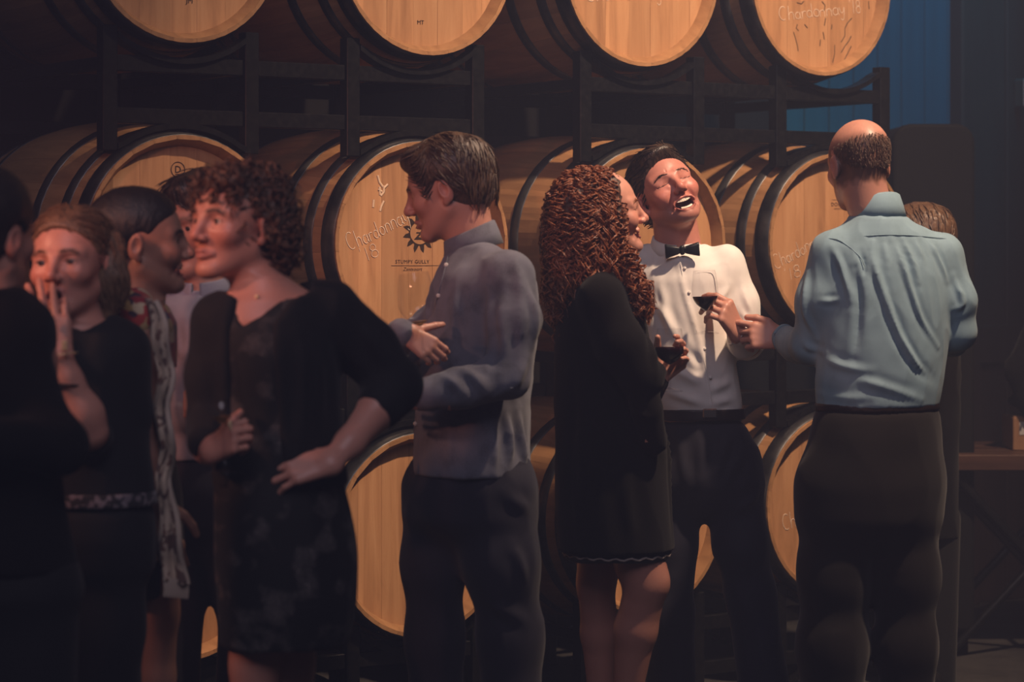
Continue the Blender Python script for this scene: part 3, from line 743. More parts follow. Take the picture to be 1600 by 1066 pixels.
FL = dict(index=(.042, .026, .021), middle=(.046, .029, .022), ring=(.042, .027, .021), pinky=(.033, .021, .018))
def hand(F, wrist, X, back, right, curls, elbow=None, thumb=((.6, .72, -.2), (.85, .45, -.3), (.93, .2, -.3)), size=1.0, splay=.10, wr=.027):
    """palm, four fingers, thumb. X = wrist to knuckles, back = direction the back of the hand faces"""
    X = nrm(X); B = nrm(np.asarray(back, float)-np.dot(back, X)*X); T = np.cross(B, X)*(1 if right else -1); z = size; wrist = np.asarray(wrist, float)
    P = lambda x, t, b_: wrist+(X*x+T*t+B*b_)*z
    k = .007*z
    for i, (nm, off, bx) in enumerate((('index', .029, .090), ('middle', .0095, .094), ('ring', -.0105, .090), ('pinky', -.029, .082))):
        base = P(bx, off, 0); F.rc(P(.004, off*.45, 0), base, .0165*z, .0118*z, .012*z, (B, .85))
        r = .0093*z*(1, 1.02, .96, .86)[i]; ang = 0; p = base; side = T*(splay*(off/.03))
        for j, (ln, cu) in enumerate(zip(FL[nm], curls[i])):
            ang += math.radians(cu); d = nrm(X*math.cos(ang)-B*math.sin(ang)+side*max(0, math.cos(ang)))
            q = p+d*ln*z; F.rc(p, q, r*(1-.07*j), r*(.93-.09*j), .003*z); p = q
    p = P(.018, .016, -.006); F.rc(P(.01, .005, -.004), p, .017*z, .017*z, .012*z)
    for j, (d, ln) in enumerate(zip(thumb, (.046, .034, .028))):
        q = p+nrm(X*d[0]+T*d[1]+B*d[2])*ln*z; F.rc(p, q, (.0158, .0122, .0108)[j]*z, (.0122, .0108, .0088)[j]*z, (.012, .004, .004)[j]*z); p = q
    if elbow is not None:
        e = np.asarray(elbow, float); v = e-wrist; F.rc(wrist+X*.008, wrist+v*.25, wr*z*.92, wr*1.12*z, .014, (B, .8)); F.rc(wrist+v*.25, wrist+v*.75, wr*1.12*z, wr*1.62*z, .02); F.rc(wrist+v*.75, e, wr*1.62*z, wr*1.5*z, .02)
    return lambda x, t, b_: P(x, t, b_)

def with_col(name, V, Fq, C, m):
    me = mesh_from(name, V, Fq, m); at = me.color_attributes.new('col', 'FLOAT_COLOR', 'POINT')
    at.data.foreach_set('color', np.concatenate([C, np.ones((len(C), 1))], 1).astype(f32).ravel()); return me
def skin_mat(name, rough=.42):
    m = mat(name, (.5, .3, .22), rough, .45); nt, b = nodes(m); a = N(nt, 'ShaderNodeAttribute', attribute_name='col')
    nt.links.new(a.outputs['Color'], b.inputs['Base Color'])
    nz = N(nt, 'ShaderNodeTexNoise', Scale=180.0, Detail=3.0); nt.links.new(coords(nt, (1, 1, 1)), nz.inputs['Vector']); bump(nt, b, nz.outputs['Fac'], .12, .002)
    b.inputs['Subsurface Weight'].default_value = .12; b.inputs['Subsurface Radius'].default_value = (.012, .005, .003); b.inputs['Subsurface Scale'].default_value = .6
    return m
M['skin'] = skin_mat('skin')
M['eye_white'] = mat('eye_white', (.62, .56, .52), .25, .5); M['iris'] = mat('iris', (.03, .018, .012), .15, .6)
M['teeth'] = mat('teeth', (.78, .70, .58), .3, .5); M['mouth'] = mat('mouth_inside', (.06, .012, .012), .6, .3)
def cloth(name, color, rough=.85, weave=900, fine=.15, sheen=.15, vary=.12, spec=.25):
    m = mat(name, color, rough, spec, 0, sheen); nt, b = nodes(m); co = coords(nt, (1, 1, 1))
    nz = N(nt, 'ShaderNodeTexNoise', Scale=float(weave), Detail=2.0); nt.links.new(co, nz.inputs['Vector'])
    n2 = N(nt, 'ShaderNodeTexNoise', Scale=22.0, Detail=3.0); nt.links.new(co, n2.inputs['Vector'])
    mx = N(nt, 'ShaderNodeMath', operation='MULTIPLY_ADD'); nt.links.new(nz.outputs['Fac'], mx.inputs[0]); mx.inputs[1].default_value = .8; nt.links.new(n2.outputs['Fac'], mx.inputs[2])
    c = np.array(color); r = ramp(nt, mx.outputs[0], [(.55, tuple(c*(1-vary))), (1.2/1.3, tuple(c*(1+vary)))]); nt.links.new(r.outputs[0], b.inputs['Base Color'])
    b1 = bump(nt, b, nz.outputs['Fac'], fine, .0015); b1.location = (0, 0)
    return m
def collar(c, fwd, up, a, b_, m, parent, h=.036, drop=.016, flare=.012, gap=9, tip=.030, name='collar'):
    """shirt collar: a stand round the neck folded over, open at the front with two points"""
    c = np.asarray(c, float); f = nrm(fwd); u = nrm(np.asarray(up, float)-np.dot(up, f)*f); r = np.cross(f, u); n = 57
    th = np.radians(np.linspace(gap, 360-gap, n)); V = []
    for t in th:
        fr = min(t, 2*math.pi-t); w = max(0, 1-fr/math.radians(62))**1.3; ht = h*(.50+.50*(1-math.cos(fr))/2)
        for k, (ra, z) in enumerate(((0, -.010), (.0005, ht*.6), (.0025, ht), (.0055, ht-.003), (flare*.75, (ht-drop)*.5-tip*w*.4), (flare+.010*w, -drop-tip*w))):
            V.append(c+f*math.cos(t)*(b_+ra)+r*math.sin(t)*(a+ra)+u*z)
    k = 6; I_, J_ = np.meshgrid(np.arange(n-1), np.arange(k-1), indexing='ij'); Fq = np.stack([I_*k+J_, I_*k+J_+1, (I_+1)*k+J_+1, (I_+1)*k+J_], -1).reshape(-1, 4)
    o = link(name, mesh_from(name, np.array(V), Fq, m), parent); md = o.modifiers.new('thick', 'SOLIDIFY'); md.thickness = .0028; md.offset = 0; return o
def part(name, V, Fq, m, parent, label=None, kind=None, smooth=True):
    o = link(name, mesh_from(name, V, Fq, m, smooth), parent); return tag(o, label, None, None, kind)
class Skin:
    def __init__(s): s.v, s.f, s.c, s.b = [], [], [], 0
    def add(s, V, Fq, C):
        C = np.asarray(C, float)
        if C.ndim == 1: C = np.tile(C, (len(V), 1))
        s.v.append(V); s.f.append(Fq+s.b); s.c.append(C); s.b += len(V)
    def make(s, label, group=None):
        o = link('person', with_col('person', np.concatenate(s.v), np.concatenate(s.f), np.concatenate(s.c), M['skin']))
        return tag(o, label, 'person', group)
def around(P, m):
    P = np.asarray(P); return P.min(0)-m, P.max(0)+m
# ------------------------------------------------------------------ hair
class Scalp:
    def __init__(s, col, f): s.col = col; s.f = f
    def __call__(s, L): return s.f(L)
def hair_mat(name, c0, c1, rough=.38):
    m = mat(name, c0, rough, .5); nt, b = nodes(m)
    nz = N(nt, 'ShaderNodeTexNoise', Scale=260.0, Detail=3.0); nt.links.new(coords(nt, (1, 1, .25)), nz.inputs['Vector'])
    r = ramp(nt, nz.outputs['Fac'], [(.35, c0), (.68, c1)]); nt.links.new(r.outputs[0], b.inputs['Base Color']); bump(nt, b, nz.outputs['Fac'], .5, .004)
    return m
M['hair_dark'] = hair_mat('dark_brown_hair', (.016, .010, .008), (.05, .03, .022))
M['hair_short'] = hair_mat('cropped_hair', (.05, .024, .014), (.13, .066, .04), .5)
M['hair_black'] = hair_mat('black_hair', (.006, .005, .006), (.016, .012, .012), .5)
M['hair_brown'] = hair_mat('brown_hair', (.07, .035, .018), (.20, .11, .06))
M['hair_auburn'] = hair_mat('auburn_hair', (.085, .025, .011), (.34, .11, .045), .30)
M['hair_auburn_dark'] = hair_mat('deep_auburn_hair', (.025, .009, .005), (.06, .020, .010), .5)
M['hair_curly'] = hair_mat('brown_curly_hair', (.055, .028, .017), (.15, .075, .045), .45)
M['hair_blonde'] = hair_mat('dark_blonde_hair', (.10, .055, .030), (.25, .145, .08), .5)
def hair_cap(H, front=.064, slope=1.05, t=.012, top=1.0, nape=-.075, h=.0032, sides=.6, back=0.0, quiff=0.0, ear=True):
    F = Field(H.c-.17*H.z, H.c+.17*H.z, h)
    H.ell(F, (0, -.016, .040), (.0775+t*sides, .099+t+back, .083+t*top), .01)
    H.ell(F, (0, -.060, -.020), (.056+t*sides, .042+t+back, .062), .03)
    if quiff: H.ell(F, (.0, .058, .092), (.050, .040, .022+quiff), .02)
    nloc = np.array([0, slope, -1.]); F.cut(H.w(0, .085, front), H.R@nloc, .008)
    F.cut(H.w(0, 0, nape), H.R@np.array([0, 0, -1.]), .012)
    if ear:
        for q in (-1, 1): H.ell(F, (q*.086, .002, -.014), (.022, .026, .038), .008, 's')
    return F.mesh()
def groove(H, V, Fq, amp=.004, sc=(70, 16, 16)):
    Nn = normals(V, Fq); L = H.loc(V); p = L*np.array(sc); p = p+.8*np.stack([noise3(L*14+3), noise3(L*14+9), noise3(L*14+21)], 1)
    return V+Nn*(amp*(noise3(p)+.5*noise3(p*2.3)))[:, None]
def locks(H, V, Fq, n, length, comb, r=.003, steps=7, lift=.004, wob=.004, seed=1, sides=4, keep=None):
    """tapered strands lying on the hair, following a comb direction given in head axes"""
    rg = np.random.default_rng(seed); Nn = normals(V, Fq); idx = rg.integers(0, len(V), n*2)
    if keep is not None: idx = idx[keep(H.loc(V[idx]))]
    P, Rr = [], []
    for i in idx[:n]:
        p = V[i].copy(); nn = Nn[i]; ln = length*rg.uniform(.6, 1.25); path = []; ph = rg.uniform(0, 6)
        for j in range(steps):
            t = j/(steps-1); d = H.R@nrm(comb(H.loc(p[None])[0])); d = nrm(d-np.dot(d, nn)*nn*.85)
            d = nrm(d+np.cross(nn, d)*math.sin(ph+j*1.3)*wob*60)
            path.append(p+nn*(lift*math.sin(math.pi*(.15+.7*t))-.001)); p = p+d*ln/(steps-1)
            j2 = ((V-p)**2).sum(1).argmin() if j % 2 == 1 and len(V) < 14000 else None
            if j2 is not None: nn = nrm(nn*.4+Nn[j2]*.6); p = p*.35+V[j2]*.65
        P.append(path); Rr.append(r*H.z*rg.uniform(.6, 1.2)*np.array([.45]+[1]*(steps-3)+[.7, .15]))
    return tube(P, Rr, sides)
def curl_strands(starts, dirs, ends, n_pts, rad, turns, r, seed=2, clump=1):
    rg = np.random.default_rng(seed); P, Rr = [], []
    for a, d, e in zip(starts, dirs, ends):
        t = np.linspace(0, 1, n_pts)[:, None]; m1 = a+d
        base = (1-t)**2*a+2*t*(1-t)*m1+t*t*e
        ax = nrm(e-a); u = nrm(np.cross(ax, [.3, .9, .2])); w = np.cross(ax, u); ph = rg.uniform(0, 6.28); tn = turns*rg.uniform(.75, 1.3); s_ = rg.choice([-1, 1])
        am = rad*rg.uniform(.6, 1.3)*np.minimum(1, t*5)*(.8+.35*t)
        th = ph+s_*2*math.pi*tn*t**1.1
        for c_ in range(clump):
            o_ = rg.normal(size=3)*.0022*(c_ > 0); P.append(base+o_+am*(u*np.cos(th+.25*c_)+w*np.sin(th+.25*c_))); Rr.append(r*rg.uniform(.65, 1.2)*np.concatenate([np.ones(n_pts-3), [.7, .45, .15]]))
    return P, Rr

SK_FAIR = (.55, .265, .20); SK_MID = (.50, .24, .18); SK_TAN = (.43, .215, .15)
def Zp(py, Y): return CAMZ+(HOR-py)/F_PX*Y
def Xp(px, Y): return (px-800)/F_PX*Y
def levels(Y, rows):
    """rows (py, px, half width, half depth[, depth offset, turn]) -> loft rows"""
    return [(Zp(r[0], Y), Xp(r[1], Y), Y+(r[4] if len(r) > 4 else 0), r[2], r[3], r[5] if len(r) > 5 else 0) for r in rows]
def legs(F, Y, hips, chains, k=.03):
    for pts, rs in chains: F.chain(pts, rs, k)
def shoe(name, toe, heel, z0, m, parent):
    toe = np.array(toe); heel = np.array(heel); lo, hi = around([toe, heel], .09); F = Field((lo[0], lo[1], -.01), (hi[0], hi[1], .16), .009)
    d = nrm(toe-heel)
    F.rc((*heel, .045), (*(toe-d*.05), .032), .040, .040, .02, ((0, 0, 1), .95)); F.rc((*(toe-d*.05), .030), (*toe, .026), .042, .034, .02, ((0, 0, 1), .75)); F.rc((*heel, .05), (*heel, .11), .042, .045, .02)
    F.cut((0, 0, .003), (0, 0, -1)); V, Fq = F.mesh(); return part(name, V, Fq, m, parent)
M['shoe'] = mat('black_leather', (.012, .011, .011), .35, .5)
M['shirt_white'] = cloth('white_shirt', (.78, .74, .71), .75, 700, .08, .1, .04)
M['shirt_blue'] = cloth('pale_blue_denim_shirt', (.20, .305, .37), .8, 800, .15, .1, .12)
M['shirt_grey'] = cloth('grey_chambray_shirt', (.105, .108, .14), .8, 520, .3, .15, .35)
M['shirt_lilac'] = cloth('pale_grey_blue_shirt', (.30, .29, .36), .8, 700, .15, .1, .1)
M['black_cloth'] = cloth('black_cloth', (.006, .006, .007), .8, 600, .2, .06, .2)
M['coat_cloth'] = cloth('black_wool', (.0045, .004, .0045), .95, 420, .4, .04, .25, .10)
M['navy_cloth'] = cloth('navy_trousers', (.011, .0105, .020), .75, 700, .15, .1, .2)
M['brown_cloth'] = cloth('dark_brown_trousers', (.006, .0042, .0042), .8, 700, .15, .1, .2)
M['belt'] = mat('brown_leather_belt', (.016, .008, .007), .4, .5); M['buckle'] = mat('steel_buckle', (.5, .46, .42), .25, .5, 1.0)
M['satin'] = mat('black_satin', (.012, .014, .016), .42, .5); M['button'] = mat('pearl_button', (.62, .58, .55), .35, .5)
M['thread'] = mat('seam_thread', (.30, .26, .25), .9, .1)
M['gold'] = mat('gold', (.85, .68, .42), .42, .5, .6); M['stone'] = mat('green_stone', (.02, .07, .055), .15, .6)
# thin wine glass and wine
m = bpy.data.materials.new('clear_glass'); m.use_nodes = True; nt = m.node_tree; nt.nodes.remove(nt.nodes['Principled BSDF']); M['glass'] = m
lw = nt.nodes.new('ShaderNodeLayerWeight'); lw.inputs[0].default_value = .5; pw = N(nt, 'ShaderNodeMath', operation='POWER'); nt.links.new(lw.outputs['Facing'], pw.inputs[0]); pw.inputs[1].default_value = 4.0; sc_ = N(nt, 'ShaderNodeMath', operation='MULTIPLY_ADD'); nt.links.new(pw.outputs[0], sc_.inputs[0]); sc_.inputs[1].default_value = .45; sc_.inputs[2].default_value = .035; tr = nt.nodes.new('ShaderNodeBsdfTransparent'); tr.inputs[0].default_value = (.965, .965, .97, 1); gl = nt.nodes.new('ShaderNodeBsdfGlossy'); gl.inputs['Roughness'].default_value = .03
ms = nt.nodes.new('ShaderNodeMixShader'); nt.links.new(sc_.outputs[0], ms.inputs[0]); nt.links.new(tr.outputs[0], ms.inputs[1]); nt.links.new(gl.outputs[0], ms.inputs[2]); nt.links.new(ms.outputs[0], nt.nodes['Material Output'].inputs[0])
M['wine'] = mat('red_wine', (.014, .002, .003), .04, .6)
M['white_wine'] = mat('white_wine', (.55, .42, .2), .05, .5); M['white_wine'].node_tree.nodes['Principled BSDF'].inputs['Transmission Weight'].default_value = .95; M['white_wine'].node_tree.nodes['Principled BSDF'].inputs['IOR'].default_value = 1.1
def wine_glass(foot, up, h, rbowl, label, fill=None, wine='wine', rrim=None, stem=.42):
    e = thing('wine_glass', label, 'wine glass', tuple(foot), 0, 'wine glasses held by the guests')
    e.rotation_euler = Vector(nrm(up)).to_track_quat('Z', 'Y').to_euler(); rrim = rrim or rbowl*.82; hs = h*stem; t = .0011
    outer = []
    for i in range(15):
        u = i/14; z = hs+u*(h-hs); r = rbowl*math.sin(math.pi*.5*min(u/.42, 1))**.75 if u < .42 else rbowl+(rrim-rbowl)*((u-.42)/.58)**1.6
        outer.append((max(r, .0035), z))
    inner = [(max(r-t, .0004), z+(t if i < 3 else 0)) for i, (r, z) in enumerate(outer)]
    V, Fq = lathe([(.0005, hs-.001)]+outer, 40); link('bowl', mesh_from('bowl', V, Fq, M['glass']), e)
    V, Fq = lathe([(.0005, hs-.0012), (.0042, hs-.0015), (.0034, hs*.8), (.0032, hs*.4), (.0042, hs*.16), (.0005, hs*.158)], 16); link('stem', mesh_from('stem', V, Fq, M['glass']), e)
    V, Fq = lathe([(.0005, hs*.156), (.006, hs*.14), (.016, .007), (rbowl*.92, .0022), (rbowl*.93, .0008), (rbowl*.9, 0), (.0005, 0)], 32); link('foot', mesh_from('foot', V, Fq, M['glass']), e)
    if fill:
        zt = hs+fill*(h-hs); pr = [(max(r-t*.4, .0003), z+(t if i < 2 else 0)) for i, (r, z) in enumerate(outer) if z < zt-.001]
        rr = np.interp(zt, [z for _, z in outer], [r for r, _ in outer])-t*.4
        V, Fq = lathe([(.0003, pr[0][1])]+pr+[(rr, zt), (rr-.002, zt-.0004), (.0003, zt-.0006)], 32); link('wine', mesh_from('wine', V, Fq, M[wine]), e)
    return e
def button(F, px, py, parent, r=.0055, m='button'):
    p = F.front(px, py, .0005); V, Fq = lathe([(.0002, .002), (r*.6, .0022), (r, .0012), (r, -.003)], 12)
    o = link('button', mesh_from('button', V, Fq, M[m]), parent); o.matrix_world = Matrix.Translation(Vector(p))@Vector((0, -1, .1)).to_track_quat('Z', 'Y').to_matrix().to_4x4()
def strip(F, pix, r, m, name, parent, lift=.0005, sides=5):
    A = np.array(pix, float); n = len(A); t = np.linspace(0, n-1, 8*n); A = np.stack([np.interp(t, np.arange(n), A[:, a]) for a in (0, 1)], 1)
    P = np.array([F.front(*q, lift) for q in A])
    for a in range(3): P[:, a] = np.convolve(np.pad(P[:, a], 3, mode='reflect', reflect_type='odd'), np.ones(7)/7, 'valid')
    V, Fq = tube([P], [r], sides); return part(name, V, Fq, M[m], parent)

# ================================================================== balding man in the pale blue shirt, seen from behind
def bald_man():
    Y = 6.6; p = lambda x, y, d=0: pt(x, y, Y+d); S_ = Skin()
    H = Head(p(1342, 256, .035), -163, -9, 0, .97)
    nb = p(1370, 345, .01); F = Field(*around([H.w(0, 0, 0), nb], .15), .0032); H.build(F, 'slight'); H.neck(F, nb, .052, .055, .02)
    H.rc(F, (0, -.046, -.02), (0, -.020, -.12), .046, .044, .04)
    V, Fq = F.mesh(); L = H.loc(V)
    def hairline(L):
        side = np.clip((-(L[:, 2]-.062-.25*np.maximum(-L[:, 1]-.03, 0)))/.03, 0, 1)*np.clip((L[:, 2]+.075+.02*noise3(L*60))/.022, 0, 1)*np.clip((.045-L[:, 1])/.02, 0, 1)
        return .8*side+.12*np.clip((L[:, 2]-.05)/.03, 0, 1)*(np.abs(noise3(L*45))*1.5)
    sc = Scalp((.075, .038, .025), lambda L: hairline(L)*np.where(np.abs(L[:, 0]) > .0775, np.where(np.abs(L[:, 1]+.01) < .032, .0, 1), 1))
    S_.add(V, Fq, H.colors(V, SK_FAIR, scalp=sc))
    w = p(1226, 530, .17); e = p(1268, 545, .03); lo, hi = around([w, p(1180, 520, .2)], .10); F2 = Field(lo, hi, .0028)
    hand(F2, w, (-1, .12, .12), (.1, -1, .25), False, [(8, 12, 8), (30, 35, 20), (45, 45, 25), (50, 50, 30)], e, thumb=((.7, .55, .1), (.95, .25, -.1), (1, .0, -.15)), size=.95)
    V, Fq = F2.mesh(); S_.add(V, Fq, SK_MID)
    Fb = Field((Xp(1230, Y), Y-.25, 0), (Xp(1520, Y), Y+.35, Zp(330, Y)), .014)
    Fb.loft(levels(Y, [(700, 1370, .14, .09), (560, 1378, .14, .09), (430, 1386, .15, .09), (380, 1385, .12, .07), (340, 1374, .05, .05)]), .02)
    for x0, x1, dx in ((1320, 1302, 0), (1410, 1417, .02)): Fb.chain([p(x0, 700, dx), p(x1, 930, dx), (*p(x1, 0, dx)[:2], .08)], [.07, .045, .035], .02)
    V, Fq = Fb.mesh(); S_.add(V, Fq, SK_FAIR)
    o = S_.make('balding man seen from behind in a pale blue shirt and dark trousers')
    H.eyes(o)
    # cropped hair fringe round back and sides
    # shirt
    F = Field((Xp(1195, Y), Y-.20, Zp(655, Y)), (Xp(1545, Y), Y+.36, Zp(292, Y)), .0045)
    T = 15
    F.loft(levels(Y, [(634, 1371, .168, .118, 0, T), (600, 1374, .176, .125, 0, T), (540, 1380, .180, .128, 0, T), (470, 1386, .183, .126, 0, T), (420, 1387, .178, .118, 0, T), (385, 1385, .158, .10, 0, T), (360, 1380, .112, .080, 0, T), (343, 1374, .076, .070, 0, T)]), .02)
    F.rc(p(1366, 369), p(1304, 396, -.02), .046, .056, .035); F.rc(p(1388, 369), p(1468, 399, .03), .046, .056, .035)
    F.chain([p(1302, 396, -.02), p(1284, 470, -.01), p(1268, 540, .03)], [.058, .066, .050], .025)
    F.chain([p(1266, 538, .03), p(1245, 540, .11), p(1226, 530, .165)], [.052, .044, .037], .02)
    F.chain([p(1470, 400, .03), p(1489, 470, .03), p(1494, 518, .04)], [.056, .060, .048], .025); F.chain([p(1494, 518, .04), p(1486, 530, .13), p(1465, 530, .24)], [.052, .045, .038], .02)
    F.loft(levels(Y, [(365, 1376, .105, .085, .005), (350, 1372, .080, .080, .010), (340, 1371, .066, .070, .012)]), .03)
    # long folds from the shoulder blade to the waist and gathers below the yoke
    F.fold([(1363, 378), (1363, 405), (1372, 434), (1384, 468), (1402, 519), (1420, 552), (1444, 588), (1472, 617)], .0095, .009)
    F.fold([(1397, 376), (1408, 404), (1417, 434), (1427, 466), (1441, 506), (1466, 542)], .0075, .008)
    F.fold([(1412, 374), (1424, 402), (1436, 441)], .0065, .007); F.fold([(1452, 376), (1466, 405), (1480, 440)], .0065, .008); F.fold([(1380, 374), (1384, 396), (1386, 416)], .004, .006); F.fold([(1430, 374), (1438, 392), (1444, 410)], .004, .006)
    F.fold([(1330, 590), (1380, 604), (1440, 625)], .005, .012); F.fold([(1290, 560), (1320, 575), (1360, 580)], .006, .012); F.fold([(1275, 612), (1310, 622), (1360, 622)], .004, .011)
    F.fold([(1300, 385), (1312, 410), (1322, 440), (1330, 470)], .007, .010); F.fold([(1262, 425), (1258, 460), (1256, 492), (1276, 530)], .008, .010); F.fold([(1255, 535), (1268, 548), (1290, 550)], .006, .009); F.fold([(1282, 470), (1300, 472), (1312, 466)], .005, .008)
    F.fold([(1490, 430), (1500, 455), (1506, 480), (1490, 484)], .007, .008); F.fold([(1338, 420), (1343, 460), (1342, 510), (1334, 560)], .010, .012, 0, 's'); F.fold([(1345, 392), (1350, 412), (1352, 440)], .007, .008, 0, 's')
    V, Fq = F.mesh(); V = F.drape(V, Fq); V = crease(V, Fq, .0022, (16, 16, 7), 3.0); sh = part('shirt', V, Fq, M['shirt_blue'], o)
    collar(p(1370, 335, .012), (-.28, .95, -.12), (-.14, .10, 1), .061, .063, M['shirt_blue'], sh, .050, .018, .014, 9, .02)
    strip(F, [(1350, 369), (1380, 367), (1410, 367), (1440, 369), (1478, 373)], .0012, 'shirt_blue', 'yoke_seam', sh, .0002)
    strip(F, [(1290, 372), (1310, 374), (1330, 388), (1345, 402), (1351, 415)], .0013, 'shirt_blue', 'sleeve_seam', sh, .0002)
    V, Fq = tube([[p(1226, 530, .165)+0.038*(np.array([0, 0, 1])*math.cos(a)+nrm((.7, .5, 0))*math.sin(a)) for a in np.linspace(0, 2*math.pi, 24)]], [.004], 6); part('cuff', V, Fq, M['shirt_blue'], sh)
    # trousers
    F = Field((Xp(1225, Y), Y-.22, .0), (Xp(1500, Y), Y+.22, Zp(618, Y)), .009)
    F.loft(levels(Y, [(626, 1371, .168, .112, 0, T), (680, 1368, .182, .125, 0, T), (760, 1360, .195, .13, 0, T), (815, 1358, .190, .12, 0, T), (860, 1358, .13, .08, 0, T)]), .02, 2.0, 'u', .05)
    zc = .03
    F.chain([p(1310, 760, .0), p(1304, 900), p(1300, 1010), (*p(1300, 0)[:2], zc)], [.102, .088, .082, .085], .06); F.chain([p(1408, 760, .02), p(1416, 900, .02), p(1418, 1010, .02), (*p(1418, 0, .02)[:2], zc)], [.102, .078, .070, .075], .06)
    V, Fq = F.mesh(); V = F.drape(V, Fq); V = crease(V, Fq, .004, (7, 7, 3.5), 9); part('trousers', V, Fq, M['brown_cloth'], o)
    F = Field((Xp(1255, Y), Y-.17, Zp(648, Y)), (Xp(1490, Y), Y+.17, Zp(620, Y)), .005); F.loft(levels(Y, [(628, 1371, .171, .116, 0, T), (642, 1371, .172, .117, 0, T)]), .0); V, Fq = F.mesh(); part('belt', V, Fq, M['belt'], o)
    for x, d in ((1300, 0), (1418, .02)): shoe('shoe', p(x-8, 0, d+.17)[:2], p(x, 0, d-.03)[:2], 0, M['shoe'], o)
    # hair: short fringe of fine strands round the bare crown
    V, Fq = hair_cap(H, .03, .3, -.001, 1, -.085, .0035, 1.0); L = H.loc(V); Nn = normals(V, Fq)
    rg = np.random.default_rng(9); I = rg.integers(0, len(V), 5200); Li = L[I]; keep = rg.random(len(I)) < np.clip((hairline(Li)-.3)*2.0, 0, 1)
    P, Rr = [], []
    for i in I[keep]:
        l = L[i]; d = nrm(H.R@nrm((np.sign(l[0])*.15, -.25+.2*rg.normal(), -.8+.25*rg.normal()))); n = Nn[i]; d = nrm(d-np.dot(d, n)*n*.8+n*.12); ln = rg.uniform(.006, .012)
        P.append([V[i]-n*.002, V[i]+d*ln*.5+n*.001, V[i]+d*ln+n*.0008]); Rr.append(np.array([.0009, .0008, .0003]))
    V, Fq = tube(P, Rr, 3); part('hair', V, Fq, M['hair_short'], o, 'cropped hair around a bald crown', 'stuff')
    return o
